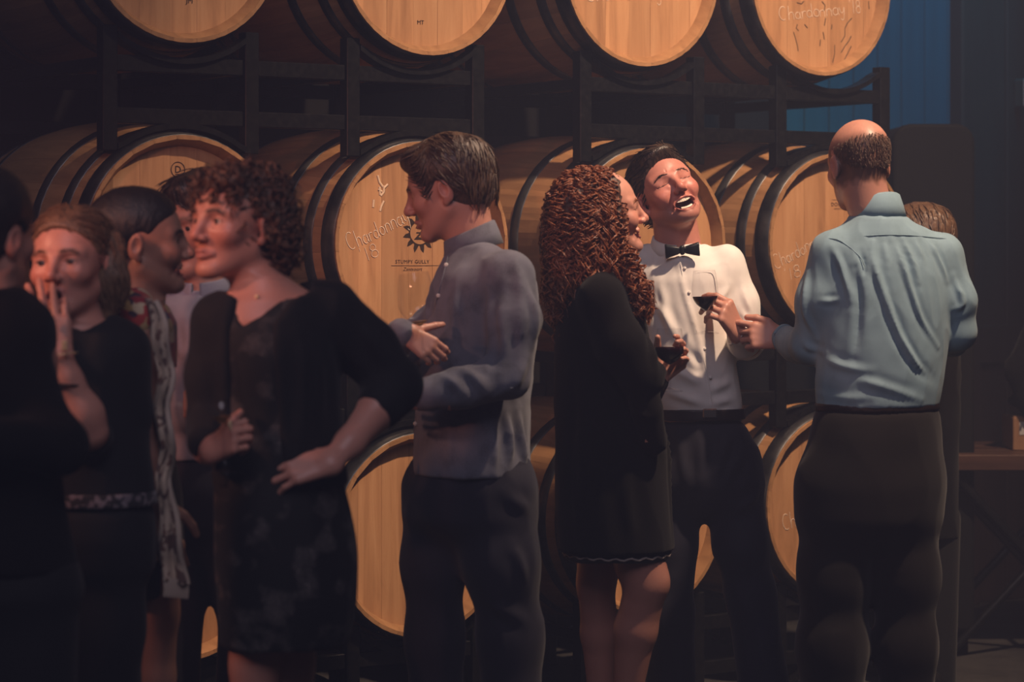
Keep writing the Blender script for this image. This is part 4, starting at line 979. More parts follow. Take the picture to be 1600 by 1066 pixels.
# ================================================================== laughing man in white shirt and bow tie
def laughing_man():
    Y = 7.0; p = lambda x, y, d=0: pt(x, y, Y+d); S_ = Skin()
    H = Head(p(1041, 300), 11, 20, 21, 1.02)
    nb = p(1062, 400, .02); F = Field(*around([H.w(0, 0, 0), nb], .16), .0021); H.build(F, 'laugh', 'closed', 1.05); H.neck(F, nb, .060, .066, .02)
    for q in (-1, 1):                                                       # crow's feet, laugh lines
        H.rc(F, (q*.050, .062, .002), (q*.064, .045, .008), .0014, None, .003, 's'); H.rc(F, (q*.050, .062, -.006), (q*.065, .042, -.008), .0014, None, .003, 's')
        H.rc(F, (q*.040, .078, -.012), (q*.024, .086, -.012), .004, None, .008)
    H.rc(F, (.014, .093, .020), (.012, .094, .040), .0012, None, .003, 's')
    V, Fq = F.mesh(); S_.add(V, Fq, H.colors(V, (.56, .235, .185), lip=(.42, .12, .10), inner=(.0265, .0155, -.073), browamt=.3, stubble=(.36, .18, .14), lash=0))
    w = p(1153, 522, -.17); e = p(1170, 538, -.02); F2 = Field(*around([w, p(1090, 480, -.2)], .085), .0026)
    hand(F2, w, (-.42, -.50, .72), (.60, -.78, .2), False, [(54, 34, 18), (58, 34, 18), (62, 46, 25), (66, 50, 30)], e, thumb=((.7, .6, -.45), (.5, .45, -.8), (.25, .35, -.9)), size=1.0, wr=.030, splay=.02)
    V, Fq = F2.mesh(); S_.add(V, Fq, SK_FAIR)
    Fb = Field((Xp(960, Y), Y-.25, 0), (Xp(1260, Y), Y+.25, Zp(385, Y)), .014)
    Fb.loft(levels(Y, [(700, 1095, .11, .08), (560, 1073, .11, .08), (430, 1070, .13, .08), (400, 1066, .08, .06)]), .02)
    Fb.chain([p(1060, 700), p(1049, 930), (*p(1050, 0)[:2], .08)], [.06, .042, .035], .02); Fb.chain([p(1140, 700), p(1168, 900, -.01), (*p(1205, 0)[:2], .08)], [.06, .042, .035], .02)
    V, Fq = Fb.mesh(); S_.add(V, Fq, SK_FAIR)
    o = S_.make('laughing man with head thrown back, white shirt and black bow tie')
    H.brows(F, o, M['hair_dark'], .75); H.lashes(F, o, M['hair_dark']); H.eyes(o); H.teeth(o, -.0615, .0235, False)
    V, Fq = tube([[H.w(x, .0885-8*x*x, -.0845+.004*(x/.02)**2) for x in np.linspace(-.016, .016, 9)]], [.0042*H.z], 6); part('teeth', V, Fq, M['teeth'], o)
    V, Fq = lathe([(.0002, 0), (.02, 0), (.026, .004)], 16); mo = part('mouth', V, Fq, M['mouth'], o, 'dark open mouth'); mo.matrix_world = Matrix.Translation(Vector(H.w(0, .068, -.073)))@Vector(H.R[:, 1]).to_track_quat('Z', 'Y').to_matrix().to_4x4()
    V, Fq = hair_cap(H, .072, 1.25, .011, 1.05, -.055, .003, .65, .004, .006); V = groove(H, V, Fq, .0035, (60, 18, 18))
    hr = part('hair', V, Fq, M['hair_dark'], o)
    Vl, Fl = locks(H, V, Fq, 620, .045, lambda L: (np.sign(L[0])*.25+.2, -.95, -.25 if L[2] < .05 else -.05), .0017, 7, .003, .003, 5)
    part('strands', Vl, Fl, M['hair_dark'], hr, None, 'stuff')
    # shirt
    F = Field((Xp(962, Y), Y-.27, Zp(662, Y)), (Xp(1215, Y), Y+.24, Zp(362, Y)), .005); T = -12
    F.loft(levels(Y, [(648, 1088, .128, .098, 0, T), (625, 1084, .136, .108, 0, T), (560, 1074, .136, .112, 0, T), (490, 1068, .150, .118, .01, T), (430, 1068, .162, .112, .02, T), (408, 1066, .145, .092, .025, T), (396, 1062, .100, .074, .03, T), (388, 1060, .074, .066, .03, T)]), .02)
    F.rc(p(1082, 412, .02), p(1133, 413, 0), .046, .050, .035); F.rc(p(1044, 412, .02), p(1002, 414, .03), .046, .050, .035)
    F.chain([p(1136, 412, 0), p(1156, 475, -.005), p(1167, 535, -.02)], [.050, .052, .046], .022); F.chain([p(1167, 536, -.02), p(1163, 535, -.10), p(1155, 523, -.155)], [.047, .041, .035], .018)
    F.chain([p(1000, 412, .03), p(985, 500, .03), p(990, 580, -.02)], [.050, .052, .046], .022)
    F.ell(p(1064, 408, -.035), (.050, .050, .024), None, .03)
    F.fold([(1058, 400), (1063, 425), (1068, 450), (1076, 480), (1086, 510), (1094, 540), (1100, 570), (1107, 600), (1112, 632)], .0032, .006, -.001)
    F.fold([(1020, 470), (1045, 500), (1060, 540)], .006, .013, -.002); F.fold([(1048, 572), (1075, 590), (1100, 600)], .007, .014, -.003); F.fold([(1142, 596), (1125, 604), (1108, 610)], .006, .013, -.003)
    F.fold([(1040, 610), (1070, 622), (1100, 632)], .007, .013, -.003); F.fold([(1146, 625), (1128, 626), (1112, 632)], .006, .012, -.003); F.fold([(1140, 445), (1130, 462), (1122, 480)], .005, .012, -.002); F.fold([(1030, 440), (1040, 480), (1046, 530)], .005, .013, -.002)
    F.fold([(1160, 440), (1166, 470), (1176, 500)], .004, .01, -.001); F.fold([(1155, 480), (1166, 500), (1182, 510)], .005, .01, -.001); F.fold([(1075, 545), (1088, 560), (1096, 575)], .006, .012, .003, 's')
    V, Fq = F.mesh(); V = F.drape(V, Fq); V = crease(V, Fq, .0024, (13, 13, 7), 31.0); sh = part('shirt', V, Fq, M['shirt_white'], o)
    collar(p(1056, 390, .015), (.12, -.97, -.16), (-.05, .16, 1), .0605, .063, M['shirt_white'], sh, .044, .010, .014)
    strip(F, [(1082, 428), (1100, 425), (1115, 427), (1120, 455), (1121, 478)], .0011, 'shirt_white', 'pocket', sh, -.0002)
    strip(F, [(1062, 404), (1066, 430), (1071, 455), (1080, 490), (1091, 525), (1100, 562), (1107, 598), (1113, 632)], .0013, 'shirt_white', 'placket', sh, .0002)
    for q in ((1070, 419), (1077, 457), (1101, 545), (1110, 590)): button(F, *q, sh, .0042, 'shirt_white')
    V, Fq = tube([[p(1155, 523, -.158)+.0365*(nrm((.55, .25, .6))*math.cos(a)+nrm((.3, -.8, .2))*math.sin(a)) for a in np.linspace(0, 2*math.pi, 24)]], [.0035], 6); part('cuff', V, Fq, M['shirt_white'], sh)
    # bow tie
    c = p(1066, 391, -.092); bt = link('bow_tie', None, o); bt.location = Vector(c); u = nrm((1, -.12, .07)); fw = nrm((.12, -1, -.1)); uz = np.cross(u, fw)*-1
    for q in (-1, 1):
        V, n, k = [], 8, 16
        for i in range(n):
            t = i/(n-1); hh = .0075+.0105*t**.8; dp = .0055+.004*math.sin(math.pi*min(t*1.1, 1)); x = q*(.005+.036*t)
            for j in range(k):
                a_ = 2*math.pi*j/k; cz = abs(math.cos(a_))**.6*np.sign(math.cos(a_)); sy = abs(math.sin(a_))**.8*np.sign(math.sin(a_)); pl = 1-.45*math.exp(-(cz*hh/.004)**2)*(1-t*.6)
                V.append(1.15*(u*x+uz*cz*hh+fw*(sy*dp*pl)))
        Fs = [(i*k+j, i*k+(j+1) % k, (i+1)*k+(j+1) % k, (i+1)*k+j) for i in range(n-1) for j in range(k)]+[tuple(range(k)), tuple((n-1)*k+j for j in range(k))]
        link('bow_wing', mesh_from('bow_wing', np.array(V), Fs, M['satin']), bt)
    Fw = Field((-.03, -.03, -.03), (.03, .03, .03), .002); Fw.rc(uz*.007, -uz*.007, .0072, None, .004); V, Fq = Fw.mesh(); link('knot', mesh_from('knot', V, Fq, M['satin']), bt)
    # belt, trousers
    F = Field((Xp(1000, Y), Y-.16, Zp(662, Y)), (Xp(1185, Y), Y+.16, Zp(630, Y)), .004); F.loft(levels(Y, [(637, 1088, .134, .104, 0, T), (655, 1090, .136, .106, 0, T)]), 0); V, Fq = F.mesh(); be = part('belt', V, Fq, M['belt'], o)
    c = F.front(1109, 646, .004); link('buckle', box_mesh('buckle', c[0]-.020, c[0]+.020, c[1]-.004, c[1]+.003, c[2]-.013, c[2]+.013, M['buckle'], .003), be)
    F = Field((Xp(1000, Y), Y-.25, 0), (Xp(1275, Y), Y+.25, Zp(645, Y)), .008)
    F.loft(levels(Y, [(652, 1090, .132, .102, 0, T), (700, 1096, .152, .118, 0, T), (755, 1103, .160, .12, 0, T), (785, 1103, .135, .10, 0, T), (812, 1100, .06, .06, 0, T)]), .02, 2.0, 'u', .05)
    F.chain([p(1058, 735), p(1050, 850), p(1048, 960), (*p(1050, 0)[:2], .03)], [.088, .068, .062, .072], .035); F.chain([p(1142, 735), p(1157, 850, -.02), p(1173, 930), (*p(1205, 0)[:2], .03)], [.090, .073, .066, .074], .035)
    for q in ([(1095, 665), (1098, 720), (1094, 780)], [(1135, 680), (1128, 720), (1112, 760)], [(1060, 665), (1066, 720), (1075, 760)], [(1160, 700), (1140, 740), (1120, 780)], [(1186, 760), (1168, 790), (1145, 800)]): F.fold(q, .007, .016, -.003)
    V, Fq = F.mesh(); V = F.drape(V, Fq); V = crease(V, Fq, .004, (8, 8, 4), 12); part('trousers', V, Fq, M['navy_cloth'], o)
    shoe('shoe', p(1044, 0, -.22)[:2], p(1050, 0, 0)[:2], 0, M['shoe'], o); shoe('shoe', p(1218, 0, -.2)[:2], p(1205, 0, 0)[:2], 0, M['shoe'], o)
    wine_glass(pt(1104, 522, Y-.235), (-.035, .02, 1), .174, .0365, 'glass of red wine held up by the laughing man in the bow tie', .36, 'wine', .030, .36)
    return o
# ================================================================== curly haired woman in black coat
def curly_woman():
    Y = 6.45; p = lambda x, y, d=0: pt(x, y, Y+d); S_ = Skin()
    H = Head(p(941, 333), 96, 8, 0, .97, True)
    nb = p(938, 425); F = Field(*around([H.w(0, 0, 0), nb], .15), .0023); H.build(F, 'smile', 'closed', .95); H.neck(F, nb, .047, .055, .02); F_head = F
    V, Fq = F.mesh(); S_.add(V, Fq, H.colors(V, SK_FAIR, lip=(.42, .12, .11), brow=(.10, .05, .03), browamt=.3, inner=(.027, .008, -.067)))
    w = p(1028, 590, .10); F2 = Field(*around([w, p(1058, 565, .08)], .085), .0028)
    hand(F2, w, (.55, -.1, .55), (.45, .85, -.1), False, [(30, 42, 25), (38, 45, 25), (40, 45, 25), (42, 45, 25)], p(985, 640, .12), size=.86, thumb=((.6, .6, -.3), (.7, .5, -.5), (.6, .3, -.7)))
    V, Fq = F2.mesh(); S_.add(V, Fq, SK_FAIR)
    F = Field((Xp(885, Y), Y-.2, 0), (Xp(1070, Y), Y+.22, Zp(800, Y)), .0055)
    F.chain([p(940, 780, .08), p(934, 895, .07), p(931, 915, .07), p(938, 990, .10), p(940, 1120, .12), (*p(938, 0, .12)[:2], .10)], [.072, .050, .047, .050, .030, .028], .02)
    F.chain([p(972, 800, -.02), p(1001, 885, -.045), p(1010, 912, -.05), p(993, 985, -.03), p(978, 1110, .0), (*p(970, 0, .02)[:2], .10)], [.070, .062, .055, .054, .032, .028], .02); F.ell(p(1024, 908, -.06), (.030, .035, .04), None, .02)
    V, Fq = F.mesh(); S_.add(V, Fq, (.36, .165, .125))
    Fb = Field((Xp(870, Y), Y-.22, Zp(800, Y)), (Xp(1060, Y), Y+.22, Zp(410, Y)), .014); Fb.loft(levels(Y, [(790, 955, .10, .13), (640, 948, .09, .10), (500, 938, .08, .13), (440, 936, .06, .10)]), .02); Fb.chain([p(938, 470, -.14), p(990, 590, -.18), p(1016, 690, -.14)], [.035, .03, .025], .02); V, Fq = Fb.mesh(); S_.add(V, Fq, SK_FAIR)
    o = S_.make('woman in profile with long curly auburn hair and black coat'); H.brows(F_head, o, M['hair_auburn']); H.lashes(F_head, o, M['hair_dark']); H.eyes(o, (0, -.3)); H.teeth(o, -.0615, .0215)
    V, Fq = lathe([(.0002, 0), (.018, 0), (.023, .004)], 14); mo = part('mouth', V, Fq, M['mouth'], o, 'dark open mouth'); mo.matrix_world = Matrix.Translation(Vector(H.w(0, .070, -.068)))@Vector(H.R[:, 1]).to_track_quat('Z', 'Y').to_matrix().to_4x4()
    # dress under the coat
    F = Field((Xp(862, Y), Y-.24, Zp(885, Y)), (Xp(1070, Y), Y+.24, Zp(760, Y)), .007)
    F.loft(levels(Y, [(872, 964, .138, .150), (820, 962, .135, .15), (770, 960, .13, .145)]), 0); V, Fq = F.mesh(); V = F.drape(V, Fq); V = crease(V, Fq, .006, (9, 9, 1.5), 4, False); dr = part('dress', V, Fq, M['black_cloth'], o)
    P = []
    for a in np.linspace(0, 2*math.pi, 90): P.append((Xp(964, Y)+.140*math.cos(a), Y+.152*math.sin(a), Zp(864, Y)+.003*math.sin(a*22)))
    V, Fq = tube([P], [.0028], 4); part('lace_trim', V, Fq, M['thread'], dr, 'thin stitched lace line above the hem')
    # coat
    F = Field((Xp(835, Y), Y-.32, Zp(868, Y)), (Xp(1085, Y), Y+.27, Zp(405, Y)), .0065)
    F.loft(levels(Y, [(858, 962, .152, .165), (780, 958, .150, .165), (700, 956, .146, .16), (600, 947, .135, .150), (520, 940, .122, .165), (465, 937, .105, .165), (435, 937, .085, .12), (418, 938, .06, .07)]), .02)
    F.rc(p(938, 440, -.06), p(938, 468, -.15), .05, .055, .03); F.rc(p(938, 440, .06), p(938, 468, .15), .05, .055, .03)
    F.chain([p(940, 470, -.15), p(972, 540, -.17), p(1002, 588, -.17)], [.058, .062, .058], .025); F.rc(p(1006, 584, -.17), p(1030, 580, -.16), .030, .018, .01, ((0, 1, 0), .8))
    F.chain([p(998, 596, -.17), p(1010, 640, -.16), p(1020, 690, -.13)], [.042, .039, .036], .01)
    F.chain([p(940, 470, .15), p(985, 560, .17), p(1000, 640, .13)], [.055, .052, .045], .02); F.chain([p(1000, 640, .13), p(1026, 596, .10)], [.04, .034], .01)
    F.fold([(1000, 470), (1016, 540), (1026, 585)], .008, .012, .0); F.fold([(1034, 610), (1044, 700), (1056, 800), (1062, 855)], .010, .012, .0)
    F.fold([(1000, 690), (1022, 706), (1042, 712)], .004, .006, -.001); F.fold([(985, 630), (1000, 650), (1018, 655)], .005, .01, -.001); F.fold([(905, 560), (912, 700), (906, 840)], .008, .02, -.004); F.fold([(975, 720), (980, 790), (990, 850)], .007, .02, -.004)
    V, Fq = F.mesh(); V = F.drape(V, Fq); V = crease(V, Fq, .004, (9, 9, 4), 17); co = part('coat', V, Fq, M['coat_cloth'], o)
    # hair: a dark core and hundreds of loose curls
    F = Field((Xp(860, Y), Y-.16, Zp(520, Y)), (Xp(1030, Y), Y+.16, Zp(262, Y)), .005)
    H.ell(F, (0, -.022, .034), (.088, .100, .092), .02); F.chain([H.w(0, -.055, .0), p(915, 400, 0), p(915, 478, 0)], [.098, .095, .06], .03, ((0, 1, 0), 1.15)); F.chain([H.w(.05, .01, -.02), p(965, 420, -.05), p(980, 465, -.06)], [.045, .045, .022], .03)
    F.cut(H.w(0, .060, .06), H.R@np.array([0, 1., -.25]), .01); H.ell(F, (0, .085, -.03), (.075, .055, .085), .006, 's')
    V, Fq = F.mesh(); V = F.drape(V, Fq); V = crease(V, Fq, .006, (60, 60, 30), 8, True); hr = part('hair', V, Fq, M['hair_auburn_dark'], o)
    rg = np.random.default_rng(4); st, di, en = [], [], []
    def clampx(e):                                                         # keep the face free
        y = HOR-(e[2]-CAMZ)*F_PX/Y; lim = Xp(np.interp(y, [290, 340, 385, 420, 500], [970, 974, 982, 998, 1012]), Y)
        if e[0] > lim: e[0] = lim-rg.uniform(0, .02)
        return e
    for i in range(900):
        th = rg.uniform(0, 2*math.pi); ph = math.acos(rg.uniform(-.25, 1)); d = np.array([math.sin(ph)*math.cos(th), math.sin(ph)*math.sin(th), math.cos(ph)])
        if d[1] > .45 and d[2] < .86: continue
        a = H.w(.082*d[0], -.024+.100*d[1], .036+.088*d[2]); side = H.R@np.array([d[0], d[1]*.5-.1, 0]); out = nrm(np.array([side[0], side[1], .0])+1e-6)
        front = d[1] > .1; ln = rg.uniform(.16, .30); e = a+np.array([0, 0, -ln])+out*rg.uniform(.02, .06)
        e[2] = max(e[2], Zp(rg.uniform(455, 520), Y)); e = clampx(e); e[0] = max(e[0], Xp(np.interp(HOR-(e[2]-CAMZ)*F_PX/Y, [300, 350, 400, 520], [905, 888, 878, 864])+rg.uniform(0, 12), Y))
        st.append(a); en.append(e); di.append(out*rg.uniform(.02, .05)+np.array([0, 0, .03 if d[2] > .3 else 0]))
    for i in rg.integers(0, len(V), 900):
        a = V[i]; q = a-np.array([Xp(935, Y), Y, 0]); q[2] = 0; out = nrm(q); ln = rg.uniform(.06, .13); e = a+np.array([0, 0, -ln])+out*rg.uniform(-.005, .02)
        if H.loc(a[None])[0][1] > .035 and H.loc(a[None])[0][2] > .03: continue
        st.append(clampx(a.copy())); en.append(clampx(e)); di.append(out*rg.uniform(.004, .016))
    for i in range(220):                                                   # locks falling forward over the lapel
        a = np.array([Xp(rg.uniform(955, 982), Y), Y+rg.uniform(-.10, .02), Zp(rg.uniform(385, 440), Y)]); e = np.array([Xp(rg.uniform(985, 1019), Y), Y+rg.uniform(-.15, -.05), Zp(rg.uniform(450, 505), Y)])
        st.append(a); en.append(e); di.append(np.array([.02, -.02, -.01]))
    P, Rr = curl_strands(st, di, en, 56, .0098, 4.0, .0017, 3, 2); V, Fq = tube(P, Rr, 4); part('curls', V, Fq, M['hair_auburn'], hr, None, 'stuff')
    wine_glass(p(1046, 612, .02), (.0, .02, 1), .165, .038, 'dark red wine glass at the black coat of the curly haired woman', .50, 'wine', .032)
    for x, d in ((938, .12), (970, .02)): shoe('shoe', p(x+75, 0, d)[:2], p(x-10, 0, d)[:2], 0, M['shoe'], o)
    return o
bald_man(); laughing_man(); curly_woman()
def basebody(S_, Y, rows, chains, col, box):
    Fb = Field((Xp(box[0], Y), Y-.28, 0), (Xp(box[1], Y), Y+.28, Zp(box[2], Y)), .014)
    Fb.loft(levels(Y, rows), .02)
    for c, r in chains: Fb.chain(c, r, .02)
    V, Fq = Fb.mesh(); S_.add(V, Fq, col)
# ================================================================== tall man in grey shirt with folded arms
M['hair_mid'] = hair_mat('mid_brown_hair', (.035, .019, .012), (.11, .062, .038))
def grey_shirt_man():
    Y = 6.2; p = lambda x, y, d=0: pt(x, y, Y+d); S_ = Skin()
    H = Head(p(699, 295), -102, -15, 0, 1.0)
    nb = p(738, 400); F = Field(*around([H.w(0, 0, 0), nb], .15), .0025); H.build(F, 'slight', 'open'); F_head = F; H.neck(F, nb, .053, .055, .025); H.rc(F, (0, -.048, -.02), (0, -.04, -.12), .045, .045, .03)
    V, Fq = F.mesh(); S_.add(V, Fq, H.colors(V, SK_FAIR, lip=(.40, .16, .13)))
    w = p(632, 519, -.235); e = p(588, 556, -.14); F2 = Field(*around([w, p(670, 560, -.25)], .085), .0028)
    hand(F2, w, (.80, -.12, -.52), (.1, -1, .25), True, [(24, 48, 28), (30, 48, 28), (34, 48, 28), (38, 46, 28)], e, thumb=((.5, .75, -.4), (.55, .75, -.4), (.55, .7, -.5)), size=.80, splay=.03)
    V, Fq = F2.mesh(); S_.add(V, Fq, SK_FAIR)
    w = p(652, 622, -.26); F2 = Field(*around([w, p(620, 622, -.24)], .08), .0032); hand(F2, w, (-1, .25, .1), (0, -1, .2), False, [(30, 40, 25)]*4, p(740, 612, -.24), size=.93)
    V, Fq = F2.mesh(); S_.add(V, Fq, SK_FAIR)
    basebody(S_, Y, [(760, 737, .11, .12), (640, 740, .11, .12), (480, 750, .11, .14), (420, 752, .09, .14), (390, 745, .06, .06)], [([p(688, 780, .04), p(680, 930, .045), (*p(681, 0, .06)[:2], .08)], [.065, .04, .035]), ([p(778, 780, -.04), p(790, 930, -.04), (*p(800, 0, -.02)[:2], .08)], [.065, .045, .035])], SK_FAIR, (600, 900, 380))
    o = S_.make('tall man looking down in an untucked dark grey shirt, arms folded, holding a glass'); H.brows(F_head, o, M['hair_mid']); H.eyes(o, (0, -.5))
    V, Fq = hair_cap(H, .064, 1.08, .014, 1.1, -.060, .003, .8, .006, .008); V = groove(H, V, Fq, .003, (70, 20, 20)); hr = part('hair', V, Fq, M['hair_mid'], o)
    Vl, Fl = locks(H, V, Fq, 750, .042, lambda L: (np.sign(L[0])*.35, .75 if L[1] > .01 else (-.55 if L[1] > -.06 else 0), .15 if L[1] > .04 else -.8), .0018, 7, .0015, .003, 5, 4, lambda L: ((L[:, 1] < .045) & (L[:, 2] > np.where(L[:, 1] > -.06, .0, -.045)))); part('strands', Vl, Fl, M['hair_mid'], hr, None, 'stuff')
    F = Field((Xp(590, Y), Y-.36, Zp(752, Y)), (Xp(870, Y), Y+.32, Zp(335, Y)), .0058)
    F.loft(levels(Y, [(741, 737, .146, .165), (690, 737, .144, .165), (620, 740, .142, .16), (550, 748, .142, .17), (480, 754, .142, .185), (430, 757, .128, .185), (408, 752, .096, .13), (392, 744, .072, .075)]), .02)
    F.rc(p(748, 410, -.05), p(790, 434, -.15), .052, .06, .035); F.rc(p(748, 410, .05), p(770, 434, .15), .052, .06, .035)
    F.chain([p(796, 432, -.16), p(804, 500, -.19), p(792, 588, -.20)], [.062, .062, .054], .025); F.chain([p(792, 588, -.20), p(720, 606, -.24), p(662, 616, -.255)], [.055, .048, .040], .02)
    F.chain([p(760, 435, .16), p(680, 510, .10), p(606, 560, -.10)], [.058, .052, .048], .025); F.chain([p(604, 560, -.10), p(618, 532, -.18), p(629, 521, -.225)], [.046, .040, .036], .015)
    for q, a in (([(720, 420), (712, 480), (700, 560)], .006), ([(820, 430), (836, 480), (834, 540)], .009), ([(800, 400), (815, 450), (815, 520)], .008), ([(780, 470), (790, 530), (780, 580)], .008), ([(760, 430), (765, 500), (755, 560)], .006), ([(716, 575), (740, 590), (762, 612)], .009), ([(690, 585), (715, 600), (730, 622)], .007), ([(808, 640), (815, 690), (822, 735)], .010), ([(790, 640), (800, 690), (795, 730)], .009), ([(765, 640), (775, 700), (770, 735)], .006), ([(822, 560), (812, 590), (800, 610)], .008), ([(660, 440), (668, 480), (672, 520)], .006), ([(700, 650), (705, 690), (700, 735)], .005)):
        F.fold(q, a, .014)
    V, Fq = F.mesh(); V = F.drape(V, Fq); V = crease(V, Fq, .0035, (13, 13, 7), 41.0); sh = part('shirt', V, Fq, M['shirt_grey'], o)
    collar(p(738, 382, 0), (-.95, -.1, -.22), (-.18, 0, 1), .066, .062, M['shirt_grey'], sh, .048, .014, .014)
    for q in ((697, 414), (685, 462), (649, 662), (799, 604)): button(F, *q, sh, .0055)
    strip(F, [(700, 400), (690, 440), (676, 490)], .0016, 'shirt_grey', 'placket', sh); strip(F, [(655, 645), (654, 690), (653, 740)], .0016, 'shirt_grey', 'placket', sh)
    F = Field((Xp(600, Y), Y-.28, 0), (Xp(880, Y), Y+.28, Zp(690, Y)), .009)
    F.loft(levels(Y, [(700, 737, .130, .14), (760, 735, .152, .15), (810, 735, .15, .14), (850, 735, .09, .08)]), .02, 2.0, 'u', .05)
    F.chain([p(686, 770, .04), p(678, 880, .04), p(680, 1000, .05), (*p(682, 0, .06)[:2], .03)], [.092, .075, .066, .075], .05); F.chain([p(778, 770, -.04), p(785, 880, -.05), p(797, 1000, -.03), (*p(800, 0, -.02)[:2], .03)], [.098, .086, .076, .08], .05)
    for q in ([(790, 770), (810, 790), (826, 795)], [(800, 850), (815, 880), (822, 920)], [(760, 940), (800, 960), (826, 975)]): F.fold(q, .008, .016)
    V, Fq = F.mesh(); V = F.drape(V, Fq); V = crease(V, Fq, .005, (8, 8, 4), 22); part('trousers', V, Fq, M['navy_cloth'], o)
    for x, d in ((682, .06), (800, -.02)): shoe('shoe', p(x-75, 0, d)[:2], p(x+5, 0, d)[:2], 0, M['shoe'], o)
    wine_glass(p(664, 566, -.275), (-.13, 0, 1), .215, .046, 'nearly empty wine glass at the chest of the man in grey', .10, 'white_wine', .034, .40)
# ================================================================== woman with short curls, black cardigan over a lace dress
def lace_mat():
    m = mat('black_lace', (.008, .007, .008), .7, .3, 0, .05); nt, b = nodes(m); co = coords(nt, (1, 1, 1))
    n1 = N(nt, 'ShaderNodeTexNoise', Scale=17.0, Detail=2.0); nt.links.new(co, n1.inputs['Vector'])
    v = N(nt, 'ShaderNodeTexVoronoi', Scale=210.0, feature='DISTANCE_TO_EDGE'); nt.links.new(co, v.inputs['Vector'])
    r1 = ramp(nt, n1.outputs['Fac'], [(.54, (0, 0, 0)), (.70, (1, 1, 1))]); r2 = ramp(nt, v.outputs['Distance'], [(.02, (1, 1, 1)), (.10, (0.15, .15, .15))])
    mx = N(nt, 'ShaderNodeMix', data_type='RGBA', blend_type='MULTIPLY'); mx.inputs[0].default_value = 1
    nt.links.new(r1.outputs[0], mx.inputs[6]); nt.links.new(r2.outputs[0], mx.inputs[7])
    m2 = N(nt, 'ShaderNodeMix', data_type='RGBA'); m2.inputs[6].default_value = (.006, .0055, .006, 1); m2.inputs[7].default_value = (.17, .145, .14, 1)
    nt.links.new(mx.outputs[2], m2.inputs[0]); nt.links.new(m2.outputs[2], b.inputs['Base Color']); bump(nt, b, mx.outputs[2], .5, .003); return m
M['lace'] = lace_mat()
def lace_woman():
    Y = 5.15; p = lambda x, y, d=0: pt(x, y, Y+d); S_ = Skin()
    H = Head(p(370, 350), -43, 3, 0, .98, True)
    F = Field((Xp(300, Y), Y-.22, Zp(545, Y)), (Xp(560, Y), Y+.22, Zp(255, Y)), .0028); H.build(F, 'slight', 'open', .95); F_head = F
    H.neck(F, p(412, 470, .0), .048, .056, .025)
    F.loft(levels(Y, [(545, 425, .125, .085, 0, 20), (500, 424, .125, .085, 0, 20), (470, 424, .115, .07, 0, 20), (452, 422, .075, .05, 0, 20), (436, 418, .045, .04, 0, 20)]), .03)
    V, Fq = F.mesh(); S_.add(V, Fq, H.colors(V, SK_FAIR, lip=(.36, .11, .10), brow=(.10, .06, .04)))
    w = p(522, 722, -.10); e = p(618, 606, .06); F2 = Field(*around([w, p(420, 745, -.1), e], .075), .0036)
    hand(F2, w, (-1, -.12, -.16), (.1, -.8, .6), False, [(12, 18, 12), (16, 22, 14), (20, 24, 14), (24, 26, 14)], e, thumb=((.55, .75, -.3), (.8, .5, -.35), (.9, .3, -.35)), size=.95, splay=.16)
    V, Fq = F2.mesh(); S_.add(V, Fq, SK_FAIR)
    w = p(326, 708, -.165); F2 = Field(*around([w, p(385, 690, -.2)], .085), .003)
    hand(F2, w, (.62, -.50, .42), (-.55, -.85, .1), True, [(62, 72, 40), (66, 72, 40), (68, 72, 40), (70, 70, 40)], p(318, 690, .0), thumb=((.6, .55, -.6), (.4, .6, -.7), (.2, .5, -.85)), size=.84, splay=.0)
    V, Fq = F2.mesh(); S_.add(V, Fq, SK_FAIR)
    F = Field((Xp(350, Y), Y-.15, 0), (Xp(520, Y), Y+.15, Zp(900, Y)), .008)
    for x, d in ((400, -.03), (455, .04)): F.chain([p(x, 900, d), p(x-2, 1040, d), p(x-2, 1120, d), (*p(x, 0, d)[:2], .08)], [.065, .05, .05, .03], .02)
    V, Fq = F.mesh(); S_.add(V, Fq, SK_MID)
    basebody(S_, Y, [(900, 445, .10, .09), (740, 436, .10, .08), (600, 432, .10, .07), (540, 428, .11, .07)], [], SK_FAIR, (300, 600, 530))
    o = S_.make('woman with short brown curls, black cardigan and lace dress, hand on hip'); H.brows(F_head, o, M['hair_dark'], .9); H.lashes(F_head, o, M['hair_dark'], False); H.eyes(o, (.2, .1))
    T = 20
    F = Field((Xp(290, Y), Y-.24, Zp(1015, Y)), (Xp(600, Y), Y+.24, Zp(440, Y)), .0065)
    F.loft(levels(Y, [(1006, 444, .135, .125, 0, T), (950, 448, .145, .13, 0, T), (860, 447, .148, .128, 0, T), (790, 440, .142, .122, 0, T), (730, 434, .128, .108, 0, T), (640, 430, .122, .102, 0, T), (560, 426, .132, .108, 0, T), (510, 424, .130, .098, 0, T), (478, 424, .118, .082, 0, T), (458, 424, .09, .065, 0, T)]), .02)
    F.chain([p(374, 432, -.08), p(381, 502, -.09)], [.028, .008], .004, None, 's'); F.chain([p(446, 425, -.07), p(381, 502, -.095)], [.050, .008], .004, None, 's'); F.chain([p(412, 430, -.07), p(396, 474, -.09)], [.062, .030], .004, None, 's'); F.chain([p(400, 430, -.02), p(430, 446, .0)], [.076, .07], .004, None, 's')
    V, Fq = F.mesh(); V = crease(V, Fq, .004, (10, 10, 4), 52); part('dress', V, Fq, M['lace'], o, 'black lace dress')
    F = Field((Xp(285, Y), Y-.27, Zp(765, Y)), (Xp(700, Y), Y+.27, Zp(432, Y)), .0065)
